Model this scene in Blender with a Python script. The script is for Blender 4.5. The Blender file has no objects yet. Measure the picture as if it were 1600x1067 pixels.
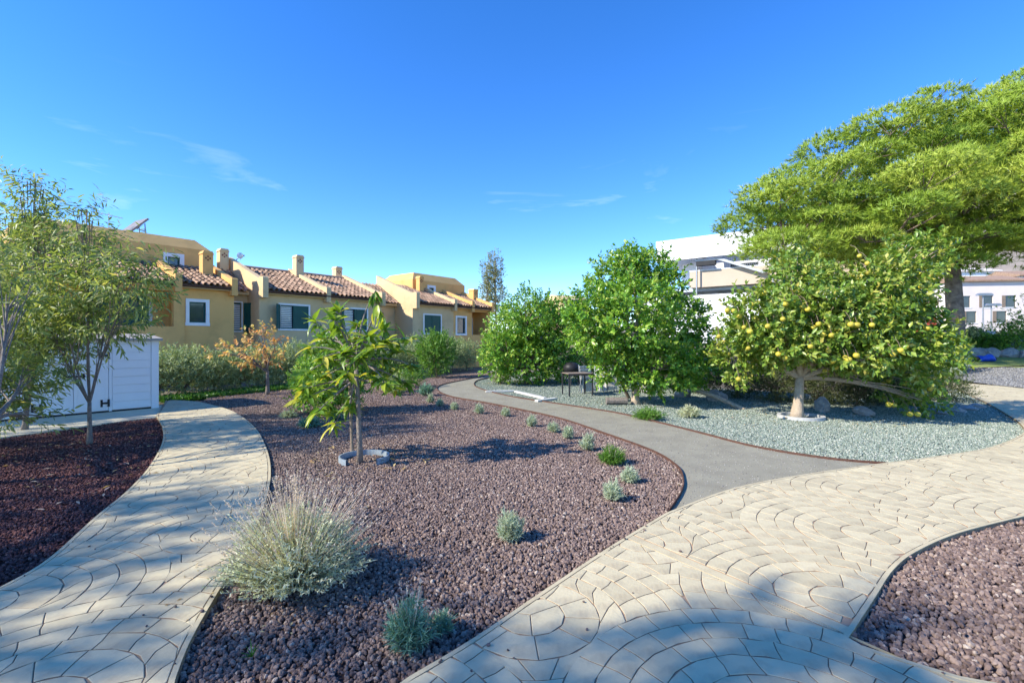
import bpy, math, random
import numpy as np
from mathutils import Vector, Matrix
from mathutils.geometry import tessellate_polygon

random.seed(7)
RNG = np.random.default_rng(7)
S = bpy.context.scene
C = S.collection
R = math.radians

# ------------------------------------------------------------------ camera
FPX, HOR, CAMZ = 755.0, 533.5, 1.7          # focal length in photo pixels, horizon row, eye height
cam = bpy.data.cameras.new('camera'); camo = bpy.data.objects.new('camera', cam); C.objects.link(camo)
cam.sensor_width = 36.0; cam.lens = 36.0 * FPX / 1600.0
cam.clip_start = 0.05; cam.clip_end = 5000
camo.location = (0, 0, CAMZ); camo.rotation_euler = (R(90), 0, 0)
S.camera = camo

# ------------------------------------------------------------------ sky, sun, exposure
SUN_EL = R(35); SUN_DIR = Vector((-1.0, -0.40, 0)).normalized()      # horizontal direction towards the sun
w = bpy.data.worlds.new('World'); S.world = w; w.use_nodes = True
nt = w.node_tree; nt.nodes.clear()
N = nt.nodes.new; L = nt.links.new
sky = N('ShaderNodeTexSky'); sky.sky_type = 'NISHITA'; sky.sun_disc = False
sky.sun_elevation = SUN_EL; sky.sun_rotation = math.atan2(SUN_DIR.x, SUN_DIR.y)
sky.air_density = 0.85; sky.dust_density = 0.0; sky.ozone_density = 4.3; sky.altitude = 50
hs = N('ShaderNodeHueSaturation'); hs.inputs['Saturation'].default_value = 1.26; hs.inputs['Hue'].default_value = 0.510; hs.inputs['Value'].default_value = 0.71
L(sky.outputs[0], hs.inputs['Color'])
tc = N('ShaderNodeTexCoord'); mp = N('ShaderNodeMapping'); mp.inputs['Scale'].default_value = (1.3, 1.3, 7.0)
mp.inputs['Location'].default_value = (0.35, 0.2, 0.4); mp.inputs['Rotation'].default_value = (0.0, R(8), 0)
m0 = N('ShaderNodeMapping'); m0.inputs['Rotation'].default_value = (0, 0, R(-64)); L(tc.outputs['Generated'], m0.inputs[0]); L(m0.outputs[0], mp.inputs[0])
nz = N('ShaderNodeTexNoise'); nz.inputs['Scale'].default_value = 1.9; nz.inputs['Detail'].default_value = 7; nz.inputs['Roughness'].default_value = 0.55
nz.inputs['Distortion'].default_value = 0.6
L(mp.outputs[0], nz.inputs['Vector'])
cr = N('ShaderNodeMapRange'); cr.inputs[1].default_value = 0.64; cr.inputs[2].default_value = 0.85; cr.inputs[4].default_value = 0.45
L(nz.outputs[0], cr.inputs[0])
sx = N('ShaderNodeSeparateXYZ'); L(tc.outputs['Generated'], sx.inputs[0])
el = N('ShaderNodeMapRange'); el.inputs[1].default_value = 0.42; el.inputs[2].default_value = 0.16      # thin cirrus only lies low in the sky
L(sx.outputs['Z'], el.inputs[0])
mu = N('ShaderNodeMath'); mu.operation = 'MULTIPLY'; L(cr.outputs[0], mu.inputs[0]); L(el.outputs[0], mu.inputs[1])
mix = N('ShaderNodeMix'); mix.data_type = 'RGBA'
L(mu.outputs[0], mix.inputs[0]); L(hs.outputs[0], mix.inputs[6]); mix.inputs[7].default_value = (4.6, 4.9, 5.4, 1)
bg = N('ShaderNodeBackground'); bg.inputs[1].default_value = 0.15
wo = N('ShaderNodeOutputWorld'); L(mix.outputs[2], bg.inputs[0]); L(bg.outputs[0], wo.inputs[0])
sl = bpy.data.lights.new('sun', 'SUN'); sl.energy = 2.35; sl.angle = R(0.9); sl.color = (1.0, 0.925, 0.79)
so = bpy.data.objects.new('sun', sl); C.objects.link(so)
to_sun = Vector((SUN_DIR.x * math.cos(SUN_EL), SUN_DIR.y * math.cos(SUN_EL), math.sin(SUN_EL)))
so.rotation_euler = to_sun.to_track_quat('Z', 'Y').to_euler(); so.location = to_sun * 60
S.render.engine = 'CYCLES'
vs = S.view_settings; vs.view_transform = 'Standard'; vs.look = 'None'; vs.gamma = 1.0; vs.exposure = 1.72
try: vs.use_curve_mapping = False
except Exception: pass

# ------------------------------------------------------------------ helpers
def smooth(a, b, x):
    t = min(1, max(0, (x - a) / (b - a))); return t * t * (3 - 2 * t)
def terrain(x, y):
    k = smooth(5.5, 10, x) if y < 60 else 1
    return 0.07 * max(0.0, min(y, 60) - 19.0) * k
def G(px, py):
    """the ground point that a photo pixel looks at"""
    d = CAMZ * FPX / max(1.5, py - HOR)
    for _ in range(25):
        x = (px - 800) / FPX * d
        d2 = (CAMZ - terrain(x, d)) * FPX / max(1.5, py - HOR); d = 0.5 * d + 0.5 * d2
    return Vector(((px - 800) / FPX * d, d))
def P(px, py, d):
    return Vector(((px - 800) / FPX * d, d, CAMZ + (HOR - py) / FPX * d))
def tag(o, label=None, cat=None, group=None, kind=None):
    if label: o['label'] = label
    if cat: o['category'] = cat
    if group: o['group'] = group
    if kind: o['kind'] = kind
    return o
def empty(name, loc, rz=0, **kw):
    o = bpy.data.objects.new(name, None); C.objects.link(o)
    o.location = loc; o.rotation_euler = (0, 0, rz); o.empty_display_size = 0.2
    return tag(o, **kw)
def np_mesh(name, V, F, rnd=None):
    V = np.asarray(V, dtype=np.float32); F = np.asarray(F, dtype=np.int32)
    me = bpy.data.meshes.new(name); m, k = F.shape
    me.vertices.add(len(V)); me.vertices.foreach_set('co', V.ravel())
    me.loops.add(m * k); me.loops.foreach_set('vertex_index', F.ravel())
    me.polygons.add(m); me.polygons.foreach_set('loop_start', np.arange(m, dtype=np.int32) * k)
    if rnd is not None:
        a = me.attributes.new('rnd', 'FLOAT', 'POINT'); a.data.foreach_set('value', np.asarray(rnd, dtype=np.float32))
    me.update(calc_edges=True)
    return me
def link(name, me, mat, parent=None, smooth_=False, **kw):
    o = bpy.data.objects.new(name, me); C.objects.link(o)
    if mat is not None and not me.materials: me.materials.append(mat)
    if parent is not None: o.parent = parent
    if smooth_:
        me.polygons.foreach_set('use_smooth', np.ones(len(me.polygons), dtype=bool))
    return tag(o, **kw)

class MB:
    """collects simple shapes into one mesh"""
    def __init__(s): s.v = []; s.f = []
    def add(s, vs, fs):
        b = len(s.v); s.v += [tuple(p) for p in vs]; s.f += [tuple(b + i for i in f) for f in fs]; return s
    def box(s, x0, x1, y0, y1, z0, z1):
        return s.add([(x0,y0,z0),(x1,y0,z0),(x1,y1,z0),(x0,y1,z0),(x0,y0,z1),(x1,y0,z1),(x1,y1,z1),(x0,y1,z1)],
                     [(0,3,2,1),(4,5,6,7),(0,1,5,4),(1,2,6,5),(2,3,7,6),(3,0,4,7)])
    def prism(s, poly, axis, a, b):
        """poly of 2-D points extruded along an axis ('x','y','z') from a to b"""
        n = len(poly)
        f3 = {'x': lambda p, t: (t, p[0], p[1]), 'y': lambda p, t: (p[0], t, p[1]), 'z': lambda p, t: (p[0], p[1], t)}[axis]
        vs = [f3(p, a) for p in poly] + [f3(p, b) for p in poly]
        return s.add(vs, [tuple(range(n))[::-1], tuple(range(n, 2 * n))] + [(i, (i+1) % n, n + (i+1) % n, n + i) for i in range(n)])
    def tube(s, pts, rad, n=7, cap=True):
        pts = [Vector(p) for p in pts]; m = len(pts)
        b = len(s.v); ref = Vector((0.31, 0.87, 0.12))
        for i, p in enumerate(pts):
            t = (pts[min(i+1, m-1)] - pts[max(i-1, 0)]).normalized()
            if abs(t.dot(ref)) > 0.95: ref = Vector((0.9, -0.2, 0.4))
            a = t.cross(ref).normalized(); c = t.cross(a).normalized(); ref = a.cross(t) if a.length else ref
            r = rad[i] if hasattr(rad, '__len__') else rad
            for k in range(n):
                q = 2 * math.pi * k / n; s.v.append(tuple(p + (a * math.cos(q) + c * math.sin(q)) * r))
        for i in range(m - 1):
            for k in range(n):
                k2 = (k + 1) % n
                s.f.append((b+i*n+k, b+i*n+k2, b+(i+1)*n+k2, b+(i+1)*n+k))
        if cap: s.f.append(tuple(b + k for k in range(n))[::-1]); s.f.append(tuple(b + (m-1)*n + k for k in range(n)))
        return s
    def build(s, name, mat, parent=None, smooth_=False, **kw):
        me = bpy.data.meshes.new(name); me.from_pydata(s.v, [], s.f); me.update()
        return link(name, me, mat, parent, smooth_, **kw)

def bez(a, b, c, n=6):
    a, b, c = Vector(a), Vector(b), Vector(c)
    return [a*(1-t)**2 + b*2*t*(1-t) + c*t*t for t in [i/(n-1) for i in range(n)]]
def catmull(pts, n=6, closed=False):
    pts = [Vector(p) for p in pts]; out = []; m = len(pts)
    rng = range(m if closed else m - 1)
    for i in rng:
        if closed: p0, p1, p2, p3 = pts[i-1], pts[i], pts[(i+1) % m], pts[(i+2) % m]
        else: p0, p1, p2, p3 = pts[max(i-1,0)], pts[i], pts[i+1], pts[min(i+2,m-1)]
        for k in range(n):
            t = k / n
            out.append(0.5*((2*p1)+(p2-p0)*t+(2*p0-5*p1+4*p2-p3)*t*t+(3*p1-p0-3*p2+p3)*t**3))
    if not closed: out.append(pts[-1])
    return out
def groundcurve(pxs, n=6): return catmull([G(*p) for p in pxs], n)

# ------------------------------------------------------------------ materials
MATS = {}
def mat(name, c1, c2=None, scale=6, rough=0.85, bump=0.0, bscale=60, spec=0.3, detail=5, metal=0, c3=None, s3=1.0, island=0.0, obj_rand=0.0, coat=0):
    m = bpy.data.materials.new(name); m.use_nodes = True; MATS[name] = m
    n = m.node_tree.nodes; l = m.node_tree.links; b = n['Principled BSDF']
    b.inputs['Roughness'].default_value = rough; b.inputs['Specular IOR Level'].default_value = spec; b.inputs['Metallic'].default_value = metal
    if coat: b.inputs['Coat Weight'].default_value = coat
    c2 = c2 or c1
    t = n.new('ShaderNodeTexCoord'); x = n.new('ShaderNodeTexNoise'); x.inputs['Scale'].default_value = scale; x.inputs['Detail'].default_value = detail
    x.inputs['Roughness'].default_value = 0.6
    l.new(t.outputs['Object'], x.inputs['Vector'])
    r = n.new('ShaderNodeMapRange'); r.inputs[1].default_value = 0.32; r.inputs[2].default_value = 0.68; l.new(x.outputs[0], r.inputs[0])
    mx = n.new('ShaderNodeMix'); mx.data_type = 'RGBA'; l.new(r.outputs[0], mx.inputs[0])
    mx.inputs[6].default_value = (*c1, 1); mx.inputs[7].default_value = (*c2, 1)
    col = mx.outputs[2]
    if c3:
        x3 = n.new('ShaderNodeTexNoise'); x3.inputs['Scale'].default_value = s3; x3.inputs['Detail'].default_value = 6; x3.inputs['Roughness'].default_value = 0.65
        l.new(t.outputs['Object'], x3.inputs['Vector'])
        r3 = n.new('ShaderNodeMapRange'); r3.inputs[1].default_value = 0.5; r3.inputs[2].default_value = 0.72; l.new(x3.outputs[0], r3.inputs[0])
        m3 = n.new('ShaderNodeMix'); m3.data_type = 'RGBA'; l.new(r3.outputs[0], m3.inputs[0]); l.new(col, m3.inputs[6]); m3.inputs[7].default_value = (*c3, 1); col = m3.outputs[2]
    if island or obj_rand:
        if island: g = n.new('ShaderNodeNewGeometry'); src = g.outputs['Random Per Island']; amt = island
        else: g = n.new('ShaderNodeObjectInfo'); src = g.outputs['Random']; amt = obj_rand
        rr = n.new('ShaderNodeMapRange'); rr.inputs[3].default_value = 1 - amt; rr.inputs[4].default_value = 1 + amt; l.new(src, rr.inputs[0])
        h = n.new('ShaderNodeHueSaturation'); l.new(rr.outputs[0], h.inputs['Value']); l.new(col, h.inputs['Color']); col = h.outputs[0]
    l.new(col, b.inputs['Base Color'])
    if bump:
        y = n.new('ShaderNodeTexNoise'); y.inputs['Scale'].default_value = bscale; y.inputs['Detail'].default_value = 6; l.new(t.outputs['Object'], y.inputs['Vector'])
        bp = n.new('ShaderNodeBump'); bp.inputs['Strength'].default_value = bump; bp.inputs['Distance'].default_value = 0.02
        l.new(y.outputs[0], bp.inputs['Height']); l.new(bp.outputs[0], b.inputs['Normal'])
    return m
def rockmat(name, ramp, rough=0.9, bump=0.6, bscale=120):
    """each stone picks its colour from a ramp by its own random number"""
    m = bpy.data.materials.new(name); m.use_nodes = True; MATS[name] = m
    n = m.node_tree.nodes; l = m.node_tree.links; b = n['Principled BSDF']; b.inputs['Roughness'].default_value = rough; b.inputs['Specular IOR Level'].default_value = 0.25
    g = n.new('ShaderNodeObjectInfo'); r = n.new('ShaderNodeValToRGB'); r.color_ramp.interpolation = 'LINEAR'
    e = r.color_ramp.elements
    while len(e) < len(ramp): e.new(0.5)
    for i, (p, c) in enumerate(ramp): e[i].position = p; e[i].color = (*c, 1)
    l.new(g.outputs['Random'], r.inputs[0])
    t = n.new('ShaderNodeTexCoord'); y = n.new('ShaderNodeTexNoise'); y.inputs['Scale'].default_value = bscale; y.inputs['Detail'].default_value = 4
    l.new(t.outputs['Object'], y.inputs['Vector'])
    hsv = n.new('ShaderNodeHueSaturation'); rr = n.new('ShaderNodeMapRange'); rr.inputs[1].default_value = 0.3; rr.inputs[2].default_value = 0.7; rr.inputs[3].default_value = 0.6; rr.inputs[4].default_value = 1.3
    l.new(y.outputs[0], rr.inputs[0]); l.new(rr.outputs[0], hsv.inputs['Value']); l.new(r.outputs[0], hsv.inputs['Color']); l.new(hsv.outputs[0], b.inputs['Base Color'])
    bp = n.new('ShaderNodeBump'); bp.inputs['Strength'].default_value = bump; bp.inputs['Distance'].default_value = 0.006
    l.new(y.outputs[0], bp.inputs['Height']); l.new(bp.outputs[0], b.inputs['Normal'])
    return m
def leafmat(name, ramp, trans=0.35, tcol=None, rough=0.45, spec=0.45, obj=False):
    m = bpy.data.materials.new(name); m.use_nodes = True; MATS[name] = m
    n = m.node_tree.nodes; l = m.node_tree.links; b = n['Principled BSDF']; o = n['Material Output']
    b.inputs['Roughness'].default_value = rough; b.inputs['Specular IOR Level'].default_value = spec
    if obj: a = n.new('ShaderNodeObjectInfo'); src = a.outputs['Random']
    else: a = n.new('ShaderNodeAttribute'); a.attribute_name = 'rnd'; src = a.outputs['Fac']
    r = n.new('ShaderNodeValToRGB'); e = r.color_ramp.elements
    while len(e) < len(ramp): e.new(0.5)
    for i, (p, c) in enumerate(ramp): e[i].position = p; e[i].color = (*c, 1)
    l.new(src, r.inputs[0]); l.new(r.outputs[0], b.inputs['Base Color'])
    t = n.new('ShaderNodeBsdfTranslucent'); h = n.new('ShaderNodeMix'); h.data_type = 'RGBA'; h.blend_type = 'MULTIPLY'; h.inputs[0].default_value = 1.0
    l.new(r.outputs[0], h.inputs[6]); h.inputs[7].default_value = (*(tcol or (1.6, 1.5, 0.7)), 1); l.new(h.outputs[2], t.inputs[0])
    ms = n.new('ShaderNodeMixShader'); ms.inputs[0].default_value = trans
    l.new(b.outputs[0], ms.inputs[1]); l.new(t.outputs[0], ms.inputs[2]); l.new(ms.outputs[0], o.inputs[0])
    return m

M_earth = mat('earth', (0.20,0.165,0.12), (0.12,0.10,0.07), 1.5, 0.95, 0.5, 30)
M_lavabase = mat('lava_base', (0.076,0.048,0.040), (0.036,0.023,0.020), 26, 0.95, 0.9, 70)
M_redbase = mat('red_mulch_base', (0.094,0.034,0.029), (0.047,0.018,0.017), 30, 0.95, 0.9, 80)
M_greenbase = mat('green_gravel_base', (0.234,0.272,0.219), (0.138,0.167,0.134), 60, 0.95, 0.8, 110)
M_greybase = mat('grey_gravel_base', (0.205,0.205,0.198), (0.124,0.124,0.124), 24, 0.95, 0.7, 60)
M_track = mat('compacted_track', (0.328,0.305,0.220), (0.258,0.237,0.173), 2.2, 0.95, 0.35, 160, s3=14)
M_conc = mat('cream_concrete', (0.602,0.518,0.323), (0.519,0.439,0.276), 2.5, 0.8, 0.12, 45, c3=(0.434,0.361,0.226), s3=4.5, spec=0.25)
M_stone = mat('stamped_stone', (0.602,0.525,0.331), (0.519,0.439,0.276), 3.0, 0.75, 0.16, 38, c3=(0.449,0.375,0.239), s3=7, obj_rand=0.10, spec=0.3)
M_stonei = mat('stamped_stone_far', (0.602,0.525,0.331), (0.519,0.439,0.276), 3.0, 0.75, 0.16, 38, c3=(0.449,0.375,0.239), s3=7, island=0.10, spec=0.3)
M_grout = mat('brown_joint', (0.444,0.316,0.206), (0.315,0.220,0.148), 9, 0.95)
M_apron = mat('plain_concrete', (0.697,0.621,0.427), (0.563,0.501,0.357), 1.5, 0.85, 0.15, 60)
M_corten = mat('rusty_steel', (0.13,0.062,0.04), (0.075,0.04,0.03), 14, 0.8, 0.2, 60)
M_ochre = mat('ochre_stucco', (0.843,0.485,0.171), (0.773,0.439,0.151), 0.8, 0.9, 0.25, 35, c3=(0.616,0.351,0.125), s3=0.9)
M_beige = mat('beige_stucco', (0.750,0.552,0.308), (0.700,0.509,0.281), 0.8, 0.9, 0.25, 35, c3=(0.559,0.407,0.223), s3=0.9)
M_white = mat('white_paint', (0.880,0.880,0.869), (0.814,0.814,0.803), 3, 0.6)
M_villa = mat('white_render', (0.902,0.913,0.920), (0.858,0.869,0.902), 0.6, 0.7)
M_villabeige = mat('tan_render', (0.550,0.451,0.352), (0.506,0.418,0.330), 0.8, 0.8)
M_green = mat('green_shutter_paint', (0.012,0.10,0.085), (0.010,0.08,0.07), 3, 0.45)
M_tile = mat('clay_tile', (0.394,0.263,0.178), (0.254,0.155,0.101), 3.5, 0.85, 0.2, 40, island=0.38, c3=(0.458,0.337,0.230), s3=5)
M_brickdot = mat('brick_dot', (0.26,0.08,0.05), (0.2,0.06,0.04), 5, 0.9)
M_glass = mat('window_glass', (0.05,0.065,0.075), (0.03,0.04,0.05), 2, 0.06, spec=0.9)
M_blind = mat('white_blind', (0.72,0.72,0.70), None, 3, 0.7)
M_black = mat('black_plastic', (0.015,0.015,0.017), (0.025,0.025,0.027), 6, 0.5)
M_steel = mat('galvanised_steel', (0.42,0.44,0.46), (0.34,0.36,0.38), 8, 0.45, metal=0.6)
M_darkmetal = mat('dark_grey_metal', (0.05,0.052,0.058), (0.08,0.08,0.085), 8, 0.5, metal=0.3)
M_panel = mat('solar_collector', (0.210,0.189,0.173), (0.266,0.245,0.230), 4, 0.5)
M_shed = mat('shed_plastic', (0.880,0.891,0.913), (0.836,0.847,0.869), 1.2, 0.5, 0.06, 90)
M_shedroof = mat('shed_roof', (0.42,0.38,0.33), (0.34,0.31,0.27), 4, 0.7)
M_bark = mat('grey_brown_bark', (0.275,0.206,0.150), (0.150,0.112,0.081), 22, 0.95, 0.8, 55)
M_barkpale = mat('pale_bark', (0.525,0.425,0.312), (0.375,0.294,0.213), 16, 0.95, 0.7, 45)
M_barkgrey = mat('grey_bark', (0.294,0.250,0.213), (0.163,0.138,0.119), 20, 0.95, 0.7, 50)
M_pinebark = mat('pine_bark', (0.30,0.235,0.18), (0.13,0.095,0.075), 4, 0.95, 1.0, 11)
M_wood = mat('weathered_wood', (0.30,0.235,0.175), (0.20,0.155,0.115), 12, 0.85, 0.3, 40)
M_whiteboard = mat('white_board', (0.748,0.726,0.660), (0.605,0.583,0.528), 8, 0.8)
M_ring = mat('zinc_ring', (0.36,0.42,0.46), (0.28,0.33,0.37), 9, 0.5, metal=0.25)
M_ringc = mat('pale_concrete_ring', (0.55,0.55,0.53), (0.42,0.42,0.40), 9, 0.85, 0.2, 40)
M_rock = mat('boulder_stone', (0.42,0.40,0.37), (0.24,0.225,0.21), 5, 0.95, 0.8, 18, c3=(0.52,0.50,0.47), s3=3)
M_lawn = mat('lawn_turf', (0.190,0.257,0.056), (0.285,0.314,0.096), 5, 0.95, 0.6, 60)
M_hill = mat('dry_hillside', (0.36,0.30,0.26), (0.23,0.20,0.16), 0.05, 0.95, c3=(0.10,0.115,0.06), s3=0.16)
M_blue = mat('blue_fabric', (0.015,0.085,0.55), (0.012,0.06,0.42), 7, 0.5)
M_fence = mat('pale_grey_panel', (0.50,0.54,0.58), (0.45,0.49,0.53), 3, 0.6)
M_slate = mat('slate_blue_panel', (0.11,0.15,0.21), (0.09,0.13,0.18), 3, 0.6)
M_pink = mat('pale_pink_render', (0.792,0.716,0.653), (0.726,0.647,0.594), 0.7, 0.9)
M_red = mat('red_render', (0.55,0.10,0.05), (0.48,0.085,0.045), 1.2, 0.85)
M_fruit = mat('grapefruit_skin', (0.66,0.46,0.06), (0.46,0.46,0.05), 3.5, 0.45, 0.25, 260, obj_rand=0.18, spec=0.4)
M_gull = mat('white_feather', (0.85,0.85,0.85), None, 3, 0.8)

LM_citrus = leafmat('citrus_leaf', [(0,(0.063,0.169,0.024)),(0.35,(0.140,0.319,0.031)),(0.7,(0.266,0.442,0.048)),(1,(0.560,0.585,0.120))], 0.24, rough=0.34, spec=0.55)
LM_grape = leafmat('grapefruit_leaf', [(0,(0.086,0.180,0.026)),(0.45,(0.191,0.313,0.040)),(0.8,(0.381,0.422,0.076)),(1,(0.724,0.611,0.167))], 0.24, rough=0.36, spec=0.55)
LM_peach = leafmat('peach_leaf', [(0,(0.110,0.175,0.058)),(0.5,(0.243,0.322,0.097)),(0.85,(0.384,0.429,0.154)),(1,(0.565,0.507,0.194))], 0.4, rough=0.42, spec=0.5)
LM_hedge = leafmat('hedge_leaf', [(0,(0.151,0.220,0.092)),(0.5,(0.304,0.384,0.175)),(0.85,(0.530,0.606,0.318)),(1,(0.808,0.837,0.514))], 0.22, rough=0.5)
LM_bright = leafmat('bright_shrub_leaf', [(0,(0.054,0.149,0.019)),(0.5,(0.121,0.270,0.034)),(1,(0.243,0.392,0.068))], 0.35)
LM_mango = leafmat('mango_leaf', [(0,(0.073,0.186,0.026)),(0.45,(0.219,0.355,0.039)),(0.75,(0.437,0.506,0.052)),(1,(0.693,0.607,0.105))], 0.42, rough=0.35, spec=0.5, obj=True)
LM_autumn = leafmat('autumn_leaf', [(0,(0.58,0.22,0.08)),(0.3,(0.70,0.38,0.15)),(0.6,(0.72,0.52,0.18)),(0.85,(0.62,0.55,0.14)),(1,(0.34,0.42,0.08))], 0.4, (1.3,1.2,0.9))
LM_pine = leafmat('pine_needle', [(0,(0.12,0.22,0.02)),(0.5,(0.27,0.38,0.03)),(1,(0.46,0.52,0.08))], 0.10, rough=0.55)
LM_lav = leafmat('lavender_leaf', [(0,(0.288,0.348,0.240)),(0.5,(0.432,0.504,0.360)),(1,(0.624,0.684,0.516))], 0.2, rough=0.8, spec=0.1)
LM_lavdry = leafmat('dry_lavender', [(0,(0.380,0.365,0.282)),(0.4,(0.528,0.559,0.379)),(1,(0.697,0.730,0.563))], 0.25, rough=0.85, spec=0.1)
LM_stalk = leafmat('dry_stalk', [(0,(0.510,0.410,0.346)),(1,(0.780,0.659,0.547))], 0.2, rough=0.85, spec=0.1)
LM_teal = leafmat('teal_lavender', [(0,(0.084,0.180,0.132)),(0.5,(0.156,0.300,0.222)),(1,(0.312,0.480,0.372))], 0.25, rough=0.8, spec=0.1)
LM_juniper = leafmat('juniper_leaf', [(0,(0.034,0.061,0.022)),(0.5,(0.081,0.108,0.034)),(1,(0.203,0.223,0.081))], 0.2, rough=0.6)
LM_cover = leafmat('ground_cover_leaf', [(0,(0.03,0.11,0.015)),(1,(0.11,0.26,0.04))], 0.35)
LM_poplar = leafmat('poplar_leaf', [(0,(0.114,0.153,0.054)),(0.6,(0.266,0.288,0.126)),(1,(0.456,0.414,0.216))], 0.3)

# ------------------------------------------------------------------ ground
xs = np.concatenate([[-900,-400,-200,-100,-60], np.arange(-40, 61, 2.5), [80,120,200,300,500,900]])
ys = np.concatenate([[-300,-80,-30], np.arange(-10, 66, 2.5), [80,100,140,200,300,500,900,1500]])
V = [(x, y, terrain(x, y) - 0.07) for y in ys for x in xs]; nx = len(xs)
F = [(j*nx+i, j*nx+i+1, (j+1)*nx+i+1, (j+1)*nx+i) for j in range(len(ys)-1) for i in range(nx-1)]
link('ground', np_mesh('ground', V, F), M_earth, smooth_=True, kind='structure')

def sheet(name, poly, z, m, **kw):
    poly = [Vector((p[0], p[1], 0)) for p in poly]
    tri = tessellate_polygon([poly])
    V = [(p.x, p.y, z) for p in poly]; F = []
    for t in tri:
        a, b, c = [poly[i] for i in t]
        F.append(tuple(t) if (b-a).cross(c-a).z > 0 else tuple(t)[::-1])
    return link(name, np_mesh(name, V, F), m, **kw)
def slab(name, poly, z0, z1, m, **kw):
    o = sheet(name, poly, z1, m, **kw)
    me = o.data; V = [tuple(v.co) for v in me.vertices]; F = [tuple(p.vertices) for p in me.polygons]; n = len(V)
    V += [(x, y, z0) for x, y, _ in V]
    F += [(i, (i+1) % n, n+(i+1) % n, n+i) for i in range(n)]
    me.clear_geometry(); me.from_pydata(V, [], F); me.update(); return o
def patch(name, a, b, c, d, m, dz, n=14, **kw):
    """a sheet that follows the terrain between four ground points"""
    a, b, c, d = [Vector(p) for p in (a, b, c, d)]; V = []
    for j in range(n+1):
        for i in range(n+1):
            p = (a.lerp(b, i/n)).lerp(d.lerp(c, i/n), j/n); V.append((p.x, p.y, terrain(p.x, p.y)+dz))
    F = [(j*(n+1)+i, j*(n+1)+i+1, (j+1)*(n+1)+i+1, (j+1)*(n+1)+i) for j in range(n) for i in range(n)]
    return link(name, np_mesh(name, V, F), m, smooth_=True, **kw)

# curves that bound the beds, traced on the ground
LP_L = groundcurve([(0,925),(75,880),(150,812),(200,770),(235,730),(254,692),(253,668),(244,652)])           # left path, left side (near to far)
LP_R = groundcurve([(275,1067),(300,1005),(345,925),(390,850),(414,790),(423,742),(416,703),(396,668),(360,643),(310,629)])
MP_L = groundcurve([(640,1067),(740,1006),(850,930),(960,856),(1042,806)])                                     # main path beside the lava bed
MP_T = groundcurve([(1042,806),(1150,766),(1270,743),(1390,726)])                                              # where the grey track runs into it
MP_G = groundcurve([(1390,726),(1480,714),(1550,701),(1598,680),(1596,666),(1578,652),(1540,630),(1490,606)])   # round the green gravel
RB = groundcurve([(1600,812),(1500,838),(1432,868),(1396,897),(1368,940),(1323,1010)])                         # right bed
RB2 = groundcurve([(1323,1010),(1400,1036),(1500,1067)])
TK_L = groundcurve([(1042,806),(1064,772),(1068,752),(1058,730),(1020,706),(950,680),(880,656),(820,642),(760,630),(705,620),(684,610),(690,602),(725,594),(770,586),(800,580)])
TK_R = groundcurve([(1390,726),(1290,717),(1180,699),(1090,676),(1030,661),(960,645),(870,631),(800,620),(758,610),(741,602),(748,594),(775,589),(800,586)])

left_ext = [Vector((-6.2, 1.9)), Vector((-6.5, 0.2)), Vector((-1.0, 0.2))]
LPpoly = LP_L[::-1] + left_ext[:1] + [Vector((-6.4, 0.3)), Vector((-0.95, 0.3)), Vector((-1.25, 1.6))] + LP_R + [G(262,626)]
rx = [Vector((12.6, 8.0)), Vector((16.0, 11.5)), Vector((17.8, 15.0))]
MPpoly = ([Vector((-0.9, 1.9)), Vector((-1.25, 1.55)), Vector((-0.95, 0.3)), Vector((6.5, 0.3)), Vector((4.4, 1.6)), Vector((3.1, 2.1))] + RB2[::-1][0:] + RB[::-1][1:]
          + [Vector((6.5, 4.95)), Vector((8.6, 5.7))] + rx + [G(1560,604), G(1490,597)] + MP_G[::-1] + MP_T[::-1][1:] + MP_L[::-1][1:])

# lava bed in the middle
far_edge = [G(330,620), G(460,606), G(560,600), G(640,594), G(700,586), G(800,578)]
lava_poly = LP_R[0:] + far_edge + TK_L[::-1] + MP_L[::-1][1:] + [Vector((-0.9, 1.9)), Vector((-1.25, 1.6))]
lava = sheet('lava_gravel_bed', lava_poly, -0.02, M_lavabase, kind='structure')
left_poly = LP_L + [G(210,655), G(120,668), G(0,684), Vector((-14, 8.6)), Vector((-14, 1.5)), Vector((-6.2, 1.9))]
leftbed = sheet('red_mulch_bed', left_poly, -0.02, M_redbase, kind='structure')
right_poly = RB[::-1][0:] + [Vector((6.5, 4.95)), Vector((8.6, 5.7)), Vector((12.6, 7.95)), Vector((13, 0.3)), Vector((6.5, 0.3)), Vector((4.4, 1.6)), Vector((3.1, 2.1))] + RB2[::-1][:-1]
rightbed = sheet('pale_lava_bed', right_poly, -0.02, M_lavabase, kind='structure')
green_poly = TK_R + [Vector((2.0, 26.0)), Vector((6.0, 19.0)), Vector((10.0, 15.6))] + MP_G[::-1][:-1]
green = sheet('green_gravel_bed', green_poly, -0.02, M_greenbase, kind='structure')
track_poly = TK_L + TK_R[::-1] + MP_T[::-1][1:-1]
trk = sheet('grey_track', track_poly, 0.0, M_track, kind='structure')
apron_poly = [G(0,661), G(120,650), G(246,638), G(262,626), G(244,652), G(210,655), G(120,668), G(0,684), Vector((-13.5, 8.2)), Vector((-13.0, 7.3))]
apron_poly = [Vector((-9.2,12.9)), G(262,625), G(244,653), G(210,656), G(120,669), G(0,685), Vector((-12.6,6.6)), Vector((-13.8,8.0))]
slab('shed_apron', apron_poly[::-1], -0.06, 0.018, M_apron, kind='structure')
greyg = patch('grey_gravel', (18.62,13.0), (34,13.0), (36,24.3), (18.8,24.3), M_greybase, 0.012, kind='structure')
patch('lawn', (17.0,24.25), (36,24.25), (46,38), (17,38), M_lawn, 0.016, kind='structure')

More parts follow.
